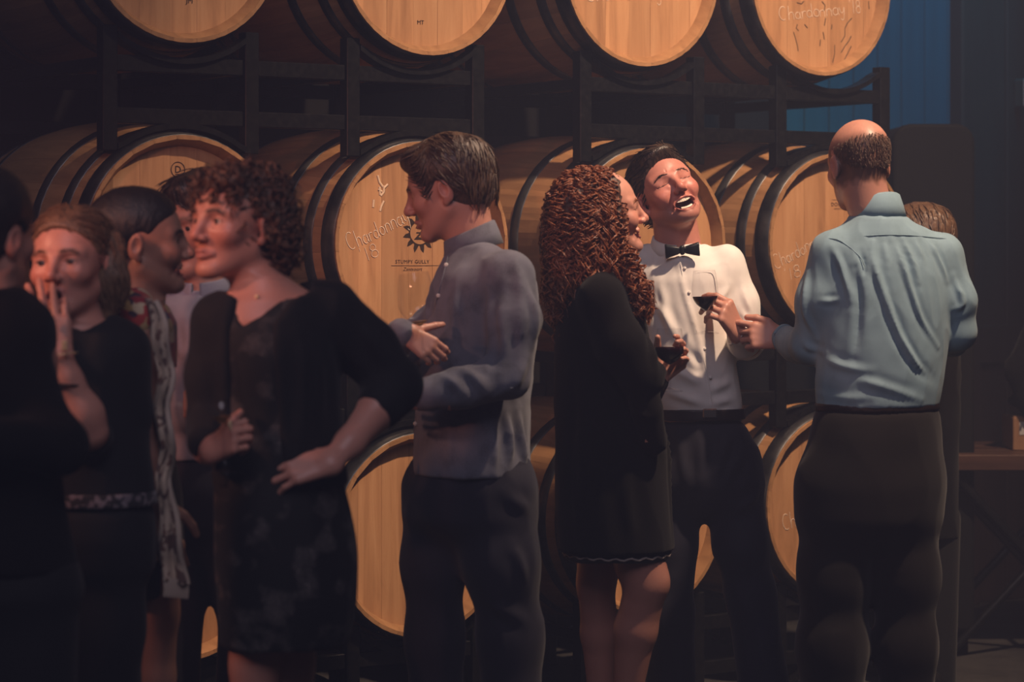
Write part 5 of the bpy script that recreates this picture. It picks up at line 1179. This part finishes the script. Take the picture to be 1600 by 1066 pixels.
    F.loft(levels(Y, [(758, 438, .142, .118, 0, T), (700, 434, .136, .116, 0, T), (620, 430, .136, .114, 0, T), (550, 427, .143, .117, 0, T), (505, 425, .140, .107, 0, T), (476, 424, .128, .09, 0, T), (452, 424, .10, .072, 0, T), (440, 426, .07, .06, 0, T)]), .02)
    F.rc(p(445, 470, .02), p(512, 490, .04), .055, .062, .035); F.rc(p(405, 474, -.02), p(342, 500, -.02), .045, .052, .035)
    F.chain([p(514, 490, .04), p(575, 545, .07), p(618, 603, .06)], [.066, .062, .056], .025); F.chain([p(618, 603, .06), p(594, 634, .02)], [.057, .05], .015)
    F.chain([p(340, 500, -.02), p(326, 590, -.02), p(324, 655, -.03)], [.050, .047, .043], .025); F.chain([p(324, 655, -.03), p(320, 690, -.13)], [.043, .036], .012)
    # open front and neckline
    F.chain([p(392, 425, -.11), p(388, 520, -.125), p(390, 640, -.125), p(398, 770, -.13)], [.055, .050, .056, .068], .012, None, 's'); F.chain([p(450, 420, -.08), p(396, 505, -.11)], [.056, .030], .006, None, 's'); F.chain([p(400, 425, -.02), p(434, 442, .0)], [.080, .074], .006, None, 's')
    for q in ([(560, 500), (590, 540), (620, 580)], [(530, 500), (545, 560), (580, 610)], [(490, 540), (500, 600), (500, 680)], [(470, 520), (478, 620), (474, 720)]): F.fold(q, .007, .018)
    V, Fq = F.mesh(); V = F.drape(V, Fq); V = crease(V, Fq, .003, (10, 10, 5), 55); F_card = F; ca = part('cardigan', V, Fq, M['black_cloth'], o)
    # pendant on a fine chain
    Fs = Field((Xp(300, Y), Y-.22, Zp(545, Y)), (Xp(560, Y), Y+.22, Zp(430, Y)), .006); Fs.loft(levels(Y, [(545, 425, .125, .085, 0, 20), (500, 424, .125, .085, 0, 20), (470, 424, .115, .07, 0, 20), (452, 422, .075, .05, 0, 20), (436, 418, .045, .04, 0, 20)]), .03)
    button(F_card, 370, 541, ca, .006, 'gold'); nk = strip(Fs, [(380, 448), (388, 456), (402, 463), (415, 456), (428, 446)], .0009, 'gold', 'necklace', o, .001); c = Fs.front(402, 464, .004)
    bm = bmesh.new(); bmesh.ops.create_icosphere(bm, subdivisions=2, radius=.0052); me = bpy.data.meshes.new('pendant'); bm.to_mesh(me); bm.free(); me.materials.append(M['gold']); q = link('pendant', me, nk); q.location = Vector(c)
    rgp = p(360, 665, -.235); V, Fq = tube([[rgp+.0098*np.array([0, math.cos(a), math.sin(a)]) for a in np.linspace(0, 2*math.pi, 14)]], [.0022], 5); part('ring', V, Fq, M['gold'], o)
    # hair
    F = Field((Xp(270, Y), Y-.2, Zp(440, Y)), (Xp(490, Y), Y+.22, Zp(240, Y)), .0045)
    H.ell(F, (0, -.020, .046), (.086, .098, .088), .01); H.ell(F, (-.05, -.045, -.015), (.055, .06, .062), .03); H.ell(F, (.05, -.045, -.015), (.05, .06, .055), .03); H.ell(F, (-.02, .058, .088), (.06, .035, .028), .02)
    F.cut(H.w(0, .085, .052), H.R@np.array([0, .8, -1.]), .012); H.ell(F, (-.088, .004, -.012), (.02, .022, .026), .008, 's')
    V, Fq = F.mesh(); V = crease(V, Fq, .007, (45, 45, 45), 61); hr = part('hair', V, Fq, M['hair_curly'], o)
    rg = np.random.default_rng(12); Nn = normals(V, Fq); L = H.loc(V); st, di, en = [], [], []
    for i in rg.integers(0, len(V), 420):
        l = L[i]; n = Nn[i]; dn = H.R@nrm((l[0]*2, -.3 if l[1] < 0 else .25, -.8)); ln = rg.uniform(.035, .065)
        if l[1] > .06 and l[2] < .075: ln *= .5
        st.append(V[i]-n*.004); di.append(n*rg.uniform(.012, .028)); en.append(V[i]+nrm(dn-np.dot(dn, n)*n*.8)*ln+n*rg.uniform(.0, .02))
    P, Rr = curl_strands(st, di, en, 20, .0075, 1.8, .0026, 5); V, Fq = tube(P, Rr, 4); part('curls', V, Fq, M['hair_curly'], hr, None, 'stuff')
    for x, d in ((400, -.03), (455, .04)): shoe('shoe', p(x-40, 0, d-.15)[:2], p(x, 0, d)[:2], 0, M['shoe'], o)
    wine_glass(p(352, 742, -.215), (-.05, 0, 1), .225, .040, 'wine glass held low by the woman in the lace dress', .12, 'white_wine', .033, .45)
# ================================================================== man in pale shirt between the two women
def pale_shirt_man():
    Y = 6.0; p = lambda x, y, d=0: pt(x, y, Y+d); S_ = Skin()
    H = Head(p(316, 352), -38, -6, 0, 1.0)
    nb = p(326, 462); F = Field(*around([H.w(0, 0, 0), nb], .15), .0036); H.build(F, 'slight'); H.neck(F, nb, .056, .062, .025)
    V, Fq = F.mesh(); S_.add(V, Fq, H.colors(V, SK_FAIR))
    basebody(S_, Y, [(740, 305, .11, .08), (600, 308, .11, .08), (500, 318, .13, .08), (460, 322, .08, .06)], [([p(274, 770), p(274, 930), (*p(261, 0)[:2], .08)], [.06, .042, .035]), ([p(348, 770), p(386, 930), (*p(388, 0)[:2], .08)], [.06, .042, .035])], SK_FAIR, (190, 440, 445))
    for x, y in ((352, 655), (346, 632)):
        w = p(x, y, -.15); F2 = Field(*around([w, p(x+30, y, -.16)], .09), .005); hand(F2, w, (1, -.1, .1) if y > 640 else (-1, 0, 0), (0, -1, .2), y > 640, [(15, 25, 15)]*4, None, size=.9); V, Fq = F2.mesh(); S_.add(V, Fq, SK_FAIR)
    o = S_.make('dark haired man in a pale button shirt between the bun and the short curls'); H.eyes(o)
    V, Fq = hair_cap(H, .056, 1.05, .015, 1.1, -.06, .0036, .8, .004, .008); V = groove(H, V, Fq, .004, (60, 18, 18)); hr = part('hair', V, Fq, M['hair_dark'], o)
    Vl, Fl = locks(H, V, Fq, 400, .04, lambda L: (np.sign(L[0])*.6, .4 if L[1] > 0 else -.4, -.8), .0018, 6, .004, .003, 6); part('strands', Vl, Fl, M['hair_dark'], hr, None, 'stuff')
    F = Field((Xp(215, Y), Y-.27, Zp(725, Y)), (Xp(430, Y), Y+.24, Zp(415, Y)), .0062); T = -15
    F.loft(levels(Y, [(716, 305, .145, .105, 0, T), (640, 307, .142, .105, 0, T), (560, 312, .152, .112, 0, T), (500, 318, .158, .112, 0, T), (476, 322, .130, .092, 0, T), (462, 324, .09, .072, 0, T), (455, 325, .07, .066, 0, T)]), .02)
    F.rc(p(308, 484), p(262, 494, -.02), .048, .054, .035); F.rc(p(338, 484), p(384, 494, .03), .048, .054, .035)
    F.chain([p(260, 492, -.02), p(256, 580, -.03), p(268, 640, -.06)], [.058, .054, .048], .025); F.chain([p(268, 640, -.06), p(345, 656, -.15)], [.048, .037], .02); F.chain([p(386, 492, .03), p(394, 580, .03), p(385, 640, -.02)], [.056, .052, .046], .025); F.chain([p(385, 630, -.02), p(352, 632, -.14)], [.046, .037], .02)
    for q in ([(258, 500), (270, 540), (290, 560)], [(250, 540), (262, 600), (280, 630)], [(290, 500), (296, 560), (300, 640)]): F.fold(q, .008, .016)
    V, Fq = F.mesh(); V = F.drape(V, Fq); V = crease(V, Fq, .003, (12, 12, 7), 71); sh = part('shirt', V, Fq, M['shirt_lilac'], o); button(F, 331, 476, sh); collar(p(325, 452), (-.3, -.95, -.12), (0, .1, 1), .062, .064, M['shirt_lilac'], sh, .044, .014, .013)
    F = Field((Xp(190, Y), Y-.22, 0), (Xp(450, Y), Y+.22, Zp(690, Y)), .01); F.loft(levels(Y, [(705, 305, .132, .10), (760, 306, .155, .115), (820, 306, .14, .10), (850, 306, .08, .06)]), .02, 2, 'u', .05)
    for x, x2 in ((274, 274), (350, 388)): F.chain([p(x, 780), p(x2, 920), (*p(x2-14, 0)[:2], .03)], [.088, .068, .064], .05)
    V, Fq = F.mesh(); V = crease(V, Fq, .004, (8, 8, 4), 72); part('trousers', V, Fq, M['navy_cloth'], o)
    for x in (260, 376): shoe('shoe', p(x-8, 0, -.2)[:2], p(x, 0)[:2], 0, M['shoe'], o)
# ================================================================== woman with black bun and floral scarf
def floral_mat(name, cols, scale):
    m = mat(name, cols[0], .75, .25, 0, .15); nt, b = nodes(m); co = coords(nt, (1, 1, 1))
    n0 = N(nt, 'ShaderNodeTexNoise', Scale=30.0, Detail=3.0); nt.links.new(co, n0.inputs['Vector']); ad = N(nt, 'ShaderNodeMix', data_type='VECTOR'); ad.inputs[0].default_value = .035
    nt.links.new(co, ad.inputs[4]); nt.links.new(n0.outputs['Color'], ad.inputs[5])
    v = N(nt, 'ShaderNodeTexVoronoi', Scale=float(scale)); nt.links.new(ad.outputs[1], v.inputs['Vector'])
    sp = nt.nodes.new('ShaderNodeSeparateColor'); nt.links.new(v.outputs['Color'], sp.inputs[0])
    r = ramp(nt, sp.outputs[0], [(i/len(cols), c) for i, c in enumerate(cols)]); r.color_ramp.interpolation = 'CONSTANT'; nt.links.new(r.outputs[0], b.inputs['Base Color']); return m
M['floral'] = floral_mat('floral_print', [(.50, .34, .16), (.42, .05, .045), (.03, .03, .10), (.60, .48, .32), (.30, .03, .04), (.46, .30, .12), (.05, .03, .05)], 34)
M['scarf'] = floral_mat('cream_scarf_print', [(.46, .36, .28), (.50, .40, .31), (.12, .07, .06), (.44, .35, .27), (.16, .08, .06), (.48, .38, .3)], 62)
M['cream'] = cloth('cream_edging', (.50, .41, .34), .85, 500, .3, .1, .1)
def bun_woman():
    Y = 5.5; p = lambda x, y, d=0: pt(x, y, Y+d); S_ = Skin()
    H = Head(p(220, 379), 98, 2, 0, .97, True)
    nb = p(212, 468); F = Field(*around([H.w(0, 0, 0), nb], .16), .0034); H.build(F, 'smile', 'open', .95); F_head = F; H.neck(F, nb, .047, .056, .025)
    F.loft(levels(Y, [(520, 206, .09, .15), (492, 208, .075, .14), (474, 210, .06, .08)]), .03)
    V, Fq = F.mesh(); S_.add(V, Fq, H.colors(V, SK_TAN, lip=(.33, .09, .09), brow=(.03, .02, .02), inner=(.027, .008, -.067)))
    e = p(230, 690, -.19); w = p(249, 782, -.195); F2 = Field(*around([p(222, 500, -.15), e, w, p(258, 850, -.2)], .08), .005)
    F2.chain([p(218, 500, -.15), p(226, 600, -.18), e], [.052, .045, .040], .02); hand(F2, w, (.16, 0, -1), (0, -1, 0), True, [(10, 20, 12)]*4, e, size=.88)
    V, Fq = F2.mesh(); S_.add(V, Fq, SK_TAN)
    F = Field((Xp(170, Y), Y-.2, 0), (Xp(300, Y), Y+.2, Zp(840, Y)), .009)
    for x, d in ((243, -.06), (225, .06)): F.chain([p(x, 850, d), p(x, 960, d), p(x-3, 1060, d), (*p(x-6, 0, d)[:2], .08)], [.065, .05, .046, .03], .02)
    V, Fq = F.mesh(); S_.add(V, Fq, SK_TAN)
    basebody(S_, Y, [(880, 215, .07, .12), (760, 206, .08, .11), (640, 200, .07, .10), (530, 205, .08, .13)], [], SK_TAN, (120, 300, 520))
    o = S_.make('woman in profile with black hair in a bun, floral shoulder and long scarf'); H.brows(F_head, o, M['hair_black']); H.lashes(F_head, o, M['hair_black'], False); H.eyes(o); H.teeth(o, -.0615, .020)
    F = Field((Xp(120, Y), Y-.24, Zp(930, Y)), (Xp(310, Y), Y+.24, Zp(465, Y)), .007)
    F.loft(levels(Y, [(925, 225, .085, .14), (860, 218, .10, .15), (780, 208, .108, .15), (700, 202, .095, .13), (620, 200, .088, .12), (550, 204, .098, .145), (505, 206, .09, .155), (482, 209, .07, .12), (474, 210, .05, .08)]), .02)
    F.chain([p(240, 440, -.05), p(240, 470, 0)], [.05, .04], .01, None, 's'); V, Fq = F.mesh(); V = crease(V, Fq, .004, (10, 10, 4), 81); dr = part('dress', V, Fq, M['black_cloth'], o)
    # floral yoke over the near shoulder
    F = Field((Xp(140, Y), Y-.26, Zp(580, Y)), (Xp(290, Y), Y+.2, Zp(450, Y)), .0045); F.loft(levels(Y, [(575, 204, .100, .150), (540, 205, .102, .158), (505, 207, .098, .165), (482, 210, .078, .13), (470, 212, .055, .085)]), .02); F.rc(p(206, 482, -.10), p(214, 500, -.16), .048, .052, .03); F.chain([p(226, 435, -.05), p(226, 462, -.02)], [.055, .05], .008, None, 's')
    V, Fq = F.mesh(); V = crease(V, Fq, .003, (14, 14, 8), 82); part('yoke', V, Fq, M['floral'], o, 'red, yellow and navy floral cloth')
    # scarf hanging in front
    cl = [(236, 470, 16, -.20), (246, 505, 22, -.255), (252, 545, 24, -.27), (257, 585, 24, -.265), (252, 625, 22, -.26), (256, 665, 22, -.26), (259, 705, 20, -.26), (255, 745, 20, -.26), (258, 785, 24, -.26), (264, 830, 30, -.26), (269, 875, 34, -.26), (272, 912, 37, -.26)]
    n, k = 60, 9; ti = np.linspace(0, len(cl)-1, n); A = np.array(cl, float); G = np.stack([np.interp(ti, np.arange(len(cl)), A[:, j]) for j in range(4)], 1); V = []
    for i in range(n):
        for j in range(k):
            u = j/(k-1)-.5; d = G[i, 3]+.012*math.sin(u*9+i*.25)+.006*math.sin(i*.6); V.append(p(G[i, 0]+u*G[i, 2]+2.5*math.sin(i*.45), G[i, 1]+3*math.sin(u*5), d))
    I_, J_ = np.meshgrid(np.arange(n-1), np.arange(k-1), indexing='ij'); Fq = np.stack([I_*k+J_, I_*k+J_+1, (I_+1)*k+J_+1, (I_+1)*k+J_], -1).reshape(-1, 4)
    sc = part('scarf', np.array(V), Fq, M['scarf'], o, 'cream patterned scarf'); md = sc.modifiers.new('thick', 'SOLIDIFY'); md.thickness = .003
    V = np.array(V).reshape(n, k, 3); V1, F1 = tube([V[:, -1]], [.0065], 6); part('scarf_edge', V1, F1, M['cream'], sc)
    V1, F1 = tube([[V[-1, 0]*(1-t)+V[-1, -1]*t+np.array([0, 0, .01]), V[-1, 0]*(1-t)+V[-1, -1]*t+np.array([.002, -.004, -.012]), V[-1, 0]*(1-t)+V[-1, -1]*t+np.array([0, 0, -.03])] for t in np.linspace(0, 1, 16)], [.0016]*16, 4); part('fringe', V1, F1, M['cream'], sc, None, 'stuff')
    V, Fq = hair_cap(H, .072, .92, .008, 1.0, -.078, .0036, .8, .004); V = groove(H, V, Fq, .0018, (26, 60, 26)); hr = part('hair', V, Fq, M['hair_black'], o)
    F = Field(H.w(0, -.11, .0)-.09, H.w(0, -.11, .0)+.09, .0036); H.ell(F, (0, -.105, -.005), (.044, .030, .045)); H.ell(F, (0, -.122, .012), (.024, .022, .022), .01); V, Fq = F.mesh(); V = groove(H, V, Fq, .003, (50, 50, 20)); part('bun', V, Fq, M['hair_black'], hr)
    for x, d in ((237, -.06), (219, .06)): shoe('shoe', p(x+60, 0, d)[:2], p(x-5, 0, d)[:2], 0, M['shoe'], o)
# ================================================================== fair woman with her hand to her mouth
def gasping_woman():
    Y = 5.2; p = lambda x, y, d=0: pt(x, y, Y+d); S_ = Skin()
    H = Head(p(111, 414), -13, 4, 3, .97, True)
    F = Field((Xp(20, Y), Y-.22, Zp(580, Y)), (Xp(230, Y), Y+.22, Zp(345, Y)), .0028); H.build(F, 'open', 'open', .95); F_head = F; H.neck(F, p(126, 525), .048, .055, .025)
    F.loft(levels(Y, [(580, 134, .115, .08), (545, 133, .115, .08), (522, 131, .09, .065), (508, 129, .05, .045)]), .03)
    V, Fq = F.mesh(); S_.add(V, Fq, H.colors(V, SK_FAIR, lip=(.40, .13, .12), brow=(.16, .09, .06), inner=(.015, .0125, -.072)))
    w = p(93, 566, -.17); e = p(140, 676, -.135); F2 = Field(*around([w, p(75, 440, -.1), e], .085), .0034)
    hand(F2, w, (-.22, .16, 1), (.1, -1, .12), True, [(2, 14, 12), (6, 18, 12), (10, 22, 12), (14, 26, 12)], e, thumb=((.75, .6, -.2), (.9, .3, -.2), (.95, .1, -.2)), size=.97, splay=.09)
    V, Fq = F2.mesh(); S_.add(V, Fq, SK_FAIR)
    basebody(S_, Y, [(900, 150, .09, .08), (760, 146, .09, .075), (640, 142, .09, .07), (570, 136, .10, .07)], [([p(120, 860), p(118, 960), (*p(118, 0)[:2], .08)], [.06, .05, .035]), ([p(172, 860), p(172, 960), (*p(172, 0)[:2], .08)], [.06, .05, .035])], SK_FAIR, (60, 230, 560))
    o = S_.make('fair haired woman gasping with her hand to her open mouth'); H.brows(F_head, o, M['hair_blonde'], .8, .002); H.lashes(F_head, o, M['hair_dark'], False); H.eyes(o, (0, .1))
    V, Fq = lathe([(.0002, 0), (.014, 0), (.018, .004)], 14); mo = part('mouth', V, Fq, M['mouth'], o, 'dark open mouth'); mo.matrix_world = Matrix.Translation(Vector(H.w(0, .072, -.071)))@Vector(H.R[:, 1]).to_track_quat('Z', 'Y').to_matrix().to_4x4()
    F = Field((Xp(40, Y), Y-.26, Zp(800, Y)), (Xp(250, Y), Y+.22, Zp(495, Y)), .006)
    F.loft(levels(Y, [(786, 150, .125, .105), (720, 147, .118, .10), (640, 143, .115, .10), (570, 137, .132, .105), (535, 135, .125, .095), (512, 133, .095, .07), (500, 131, .06, .055)]), .02); F.rc(p(150, 520), p(190, 540), .042, .05, .03); F.rc(p(115, 520), p(78, 540), .042, .05, .03)
    F.chain([p(194, 542), p(202, 640), p(190, 720, .02)], [.05, .046, .040], .02); F.chain([p(74, 542), p(88, 620, .0), p(140, 686, -.11)], [.05, .046, .044], .02)
    F.chain([p(128, 480, -.09), p(138, 572, -.13)], [.055, .012], .006, None, 's'); F.chain([p(126, 480, -.02), p(128, 506, 0)], [.06, .05], .006, None, 's')
    V, Fq = F.mesh(); V = crease(V, Fq, .004, (10, 10, 5), 91); tp = part('top', V, Fq, M['black_cloth'], o)
    M['lace_hem'] = floral_mat('pale_lace_hem', [(.16, .13, .15), (.02, .018, .02), (.20, .17, .19), (.03, .025, .03)], 90)
    F = Field((Xp(50, Y), Y-.16, Zp(798, Y)), (Xp(250, Y), Y+.16, Zp(755, Y)), .005); F.loft(levels(Y, [(788, 150, .129, .109), (766, 149, .127, .107)]), 0); V, Fq = F.mesh(); part('lace_hem', V, Fq, M['lace_hem'], tp, 'pale lace hem')
    F = Field((Xp(60, Y), Y-.2, 0), (Xp(240, Y), Y+.2, Zp(770, Y)), .009); F.loft(levels(Y, [(775, 150, .118, .098), (840, 150, .128, .115), (890, 148, .115, .1), (920, 148, .06, .05)]), .02, 2, 'u', .05)
    for x in (120, 174): F.chain([p(x, 870), p(x-2, 980), (*p(x-2, 0)[:2], .03)], [.082, .066, .06], .05)
    V, Fq = F.mesh(); V = crease(V, Fq, .004, (8, 8, 4), 92); part('trousers', V, Fq, M['black_cloth'], o)
    def torus(c, r, t, ax, m, name, par):
        ax = nrm(ax); u = nrm(np.cross(ax, [.2, .9, .3])); v = np.cross(ax, u); V, Fq = tube([[c+r*(u*math.cos(a)+v*math.sin(a)) for a in np.linspace(0, 2*math.pi, 25)]], [t], 6); return part(name, V, Fq, M[m], par)
    torus(p(101, 600, -.165), .034, .0032, (.1, 0, 1), 'belt', 'bracelet', o)
    wb_ = torus(p(97, 556, -.17), .031, .0018, (-.2, .1, 1), 'gold', 'watch', o); c = p(101, 540, -.203); q = link('watch_face', box_mesh('watch_face', c[0]-.006, c[0]+.006, c[1]-.003, c[1]+.003, c[2]-.010, c[2]+.010, M['gold'], .002), wb_)
    bm = bmesh.new(); bmesh.ops.create_icosphere(bm, subdivisions=2, radius=.013); me = bpy.data.meshes.new('ring_stone'); bm.to_mesh(me); bm.free(); me.materials.append(M['stone']); q = link('ring', me, o, ); q.location = Vector(p(70, 496, -.19)); q.scale = (.75, .7, 1.1); q['label'] = 'large green ring stone'
    V, Fq = hair_cap(H, .078, 1.10, .008, 1.0, -.10, .0036, .8, .006); V = groove(H, V, Fq, .003, (60, 18, 18)); hr = part('hair', V, Fq, M['hair_blonde'], o)
    F = Field((Xp(100, Y), Y-.1, Zp(520, Y)), (Xp(225, Y), Y+.2, Zp(360, Y)), .004); F.chain([H.w(-.068, -.035, .045), H.w(-.082, -.03, -.03), p(174, 455, .01), p(170, 494, .0)], [.032, .030, .024, .008], .02); V, Fq = F.mesh(); V = groove(H, V, Fq, .004, (90, 90, 10)); sd = part('side_hair', V, Fq, M['hair_blonde'], hr); Vl, Fl = locks(H, V, Fq, 260, .07, lambda L: (-.15, -.1, -1), .0016, 7, .003, .003, 9); part('strands', Vl, Fl, M['hair_blonde'], sd, None, 'stuff')
    V, Fq = hair_cap(H, .076, 1.10, .010, 1.0, -.10, .0045, .8, .006)
    Vl, Fl = locks(H, V, Fq, 600, .07, lambda L: (np.sign(L[0]+.02)*.5, -.85, -.35 if L[2] > .05 else -.7), .0014, 7, .004, .004, 7); part('strands', Vl, Fl, M['hair_blonde'], hr, None, 'stuff')
    for x in (118, 172): shoe('shoe', p(x-10, 0, -.17)[:2], p(x, 0)[:2], 0, M['shoe'], o)
# ================================================================== dark clad man at the edge of the picture
def edge_man():
    Y = 4.75; p = lambda x, y, d=0: pt(x, y, Y+d); S_ = Skin()
    H = Head(p(-24, 368), 152, 0, 0, 1.0); nb = p(-20, 480); F = Field(*around([H.w(0, 0, 0), nb], .15), .004); H.build(F, 'closed'); H.neck(F, nb, .057, .063, .025)
    V, Fq = F.mesh(); S_.add(V, Fq, H.colors(V, SK_MID))
    basebody(S_, Y, [(900, -10, .12, .09), (700, -12, .12, .09), (540, -15, .13, .09), (490, -18, .08, .06)], [([p(-60, 880), (*p(-62, 0)[:2], .08)], [.07, .035]), ([p(45, 880), (*p(48, 0)[:2], .08)], [.07, .035])], SK_MID, (-180, 200, 480))
    w = p(-8, 690, -.17); F2 = Field(*around([w, p(-60, 690, -.2)], .1), .005); hand(F2, w, (-1, 0, .1), (0, -1, 0), False, [(20, 30, 20)]*4); V, Fq = F2.mesh(); S_.add(V, Fq, SK_MID)
    o = S_.make('dark coated man half out of the picture beside the gasping woman'); H.eyes(o)
    V, Fq = hair_cap(H, .058, 1.0, .015, 1.1, -.085, .004, .8, .006); V = groove(H, V, Fq, .004, (60, 18, 18)); part('hair', V, Fq, M['hair_black'], o)
    F = Field((Xp(-220, Y), Y-.32, Zp(900, Y)), (Xp(200, Y), Y+.3, Zp(440, Y)), .008)
    F.loft(levels(Y, [(890, -10, .160, .13), (760, -18, .140, .128), (640, -26, .130, .125), (560, -26, .135, .125), (510, -22, .135, .11), (480, -18, .10, .085), (452, -20, .07, .07)]), .02)
    F.rc(p(-14, 492), p(24, 516), .058, .060, .035); F.rc(p(-30, 490), p(-90, 512), .06, .062, .035)
    F.chain([p(22, 520), p(38, 610, -.03), p(88, 698, -.08)], [.062, .058, .054], .025); F.chain([p(92, 694, -.08), p(-6, 690, -.165)], [.054, .044], .02); F.chain([p(-92, 514), p(-110, 600, 0), p(-100, 690, -.05)], [.064, .06, .05], .025)
    V, Fq = F.mesh(); V = crease(V, Fq, .004, (9, 9, 5), 101); part('jacket', V, Fq, M['coat_cloth'], o)
    F = Field((Xp(-180, Y), Y-.2, 0), (Xp(170, Y), Y+.2, Zp(850, Y)), .012); F.loft(levels(Y, [(860, -10, .15, .115), (930, -10, .16, .12), (1000, -10, .08, .06)]), .02, 2, 'u', .05)
    for x in (-62, 46): F.chain([p(x, 930), (*p(x, 0)[:2], .03)], [.095, .078], .05)
    V, Fq = F.mesh(); part('trousers', V, Fq, M['black_cloth'], o)
    for x in (-62, 48): shoe('shoe', p(x+20, 0, .2)[:2], p(x, 0)[:2], 0, M['shoe'], o)
# ================================================================== brown haired guest hidden behind the balding man
def hidden_guest():
    Y = 7.9; p = lambda x, y, d=0: pt(x, y, Y+d); S_ = Skin()
    H = Head(p(1430, 384), -120, -4, 0, 1.0, True); nb = p(1436, 462); F = Field(*around([H.w(0, 0, 0), nb], .15), .004); H.build(F, 'slight'); H.neck(F, nb, .048, .055, .025)
    V, Fq = F.mesh(); S_.add(V, Fq, H.colors(V, SK_FAIR))
    basebody(S_, Y, [(750, 1445, .10, .09), (560, 1440, .10, .08), (480, 1437, .08, .06)], [([p(1425, 740), (*p(1425, 0)[:2], .08)], [.06, .035]), ([p(1462, 740), (*p(1466, 0)[:2], .08)], [.06, .035])], SK_FAIR, (1370, 1510, 460))
    for x in (1405, 1470):
        w = p(x, 700, -.05); F2 = Field(*around([w, p(x, 750, -.05)], .09), .006); hand(F2, w, (0, 0, -1), (0, -1, 0), x < 1420, [(15, 25, 15)]*4, p(x, 610)); V, Fq = F2.mesh(); S_.add(V, Fq, SK_FAIR)
    o = S_.make('brown haired guest in dark clothes mostly hidden behind the balding man'); H.eyes(o)
    V, Fq = hair_cap(H, .066, .9, .014, 1.0, -.10, .004, .9, .01); V = groove(H, V, Fq, .004, (60, 18, 18)); hr = part('hair', V, Fq, M['hair_brown'], o)
    Vl, Fl = locks(H, V, Fq, 160, .07, lambda L: (np.sign(L[0])*.6, -.5, -.8), .0028, 6, .004, .003, 8); part('strands', Vl, Fl, M['hair_brown'], hr, None, 'stuff')
    F = Field((Xp(1370, Y), Y-.22, Zp(850, Y)), (Xp(1505, Y), Y+.22, Zp(445, Y)), .008); F.loft(levels(Y, [(840, 1448, .10, .10), (720, 1444, .11, .11), (560, 1440, .12, .10), (500, 1438, .12, .09), (470, 1437, .08, .07), (458, 1436, .06, .06)]), .02)
    for q in (-1, 1): F.chain([p(1438+q*28, 495), p(1438+q*36, 590), p(1438+q*34, 690, -.04)], [.05, .045, .038], .02)
    V, Fq = F.mesh(); V = crease(V, Fq, .005, (12, 12, 6), 111); part('jacket', V, Fq, cloth('striped_grey_jacket', (.004, .0035, .004), .9, 500, .3, .03, .4, .12), o)
    F = Field((Xp(1390, Y), Y-.2, 0), (Xp(1500, Y), Y+.2, Zp(800, Y)), .012)
    for x in (1425, 1464): F.chain([p(x, 810), (*p(x, 0)[:2], .03)], [.075, .06], .05)
    V, Fq = F.mesh(); part('trousers', V, Fq, M['black_cloth'], o)
    for x in (1425, 1464): shoe('shoe', p(x-30, 0, -.12)[:2], p(x, 0)[:2], 0, M['shoe'], o)
grey_shirt_man(); lace_woman(); pale_shirt_man(); bun_woman(); gasping_woman(); edge_man(); hidden_guest()
def padded_jacket():
    c0, Y, z, e = JACKET; F = Field((c0-.10, Y+.05, z-.02), (c0+.55, Y+.55, z+.42), .009)
    for i in range(5): F.ell((c0+.22+.01*i, Y+.28, z+.045+i*.065), (.22-.025*i, .16-.012*i, .048), None, .012)
    F.chain([(c0+.10, Y+.20, z+.30), (c0+.02, Y+.17, z+.16), (c0+.06, Y+.16, z+.03)], [.055, .05, .04], .02); F.cut((0, 0, z), (0, 0, -1)); V, Fq = F.mesh(); V = crease(V, Fq, .004, (14, 14, 14), 7)
    link('padding', mesh_from('padding', V-np.array(e.location), Fq, M['coat_cloth']), e)
    V, Fq = tube([[(c0+.03, Y+.10, z+.05), (c0+.06, Y+.09, z+.18), (c0+.12, Y+.12, z+.30)]], [.004], 5); link('zip', mesh_from('zip', V-np.array(e.location), Fq, M['rack']), e)
padded_jacket()
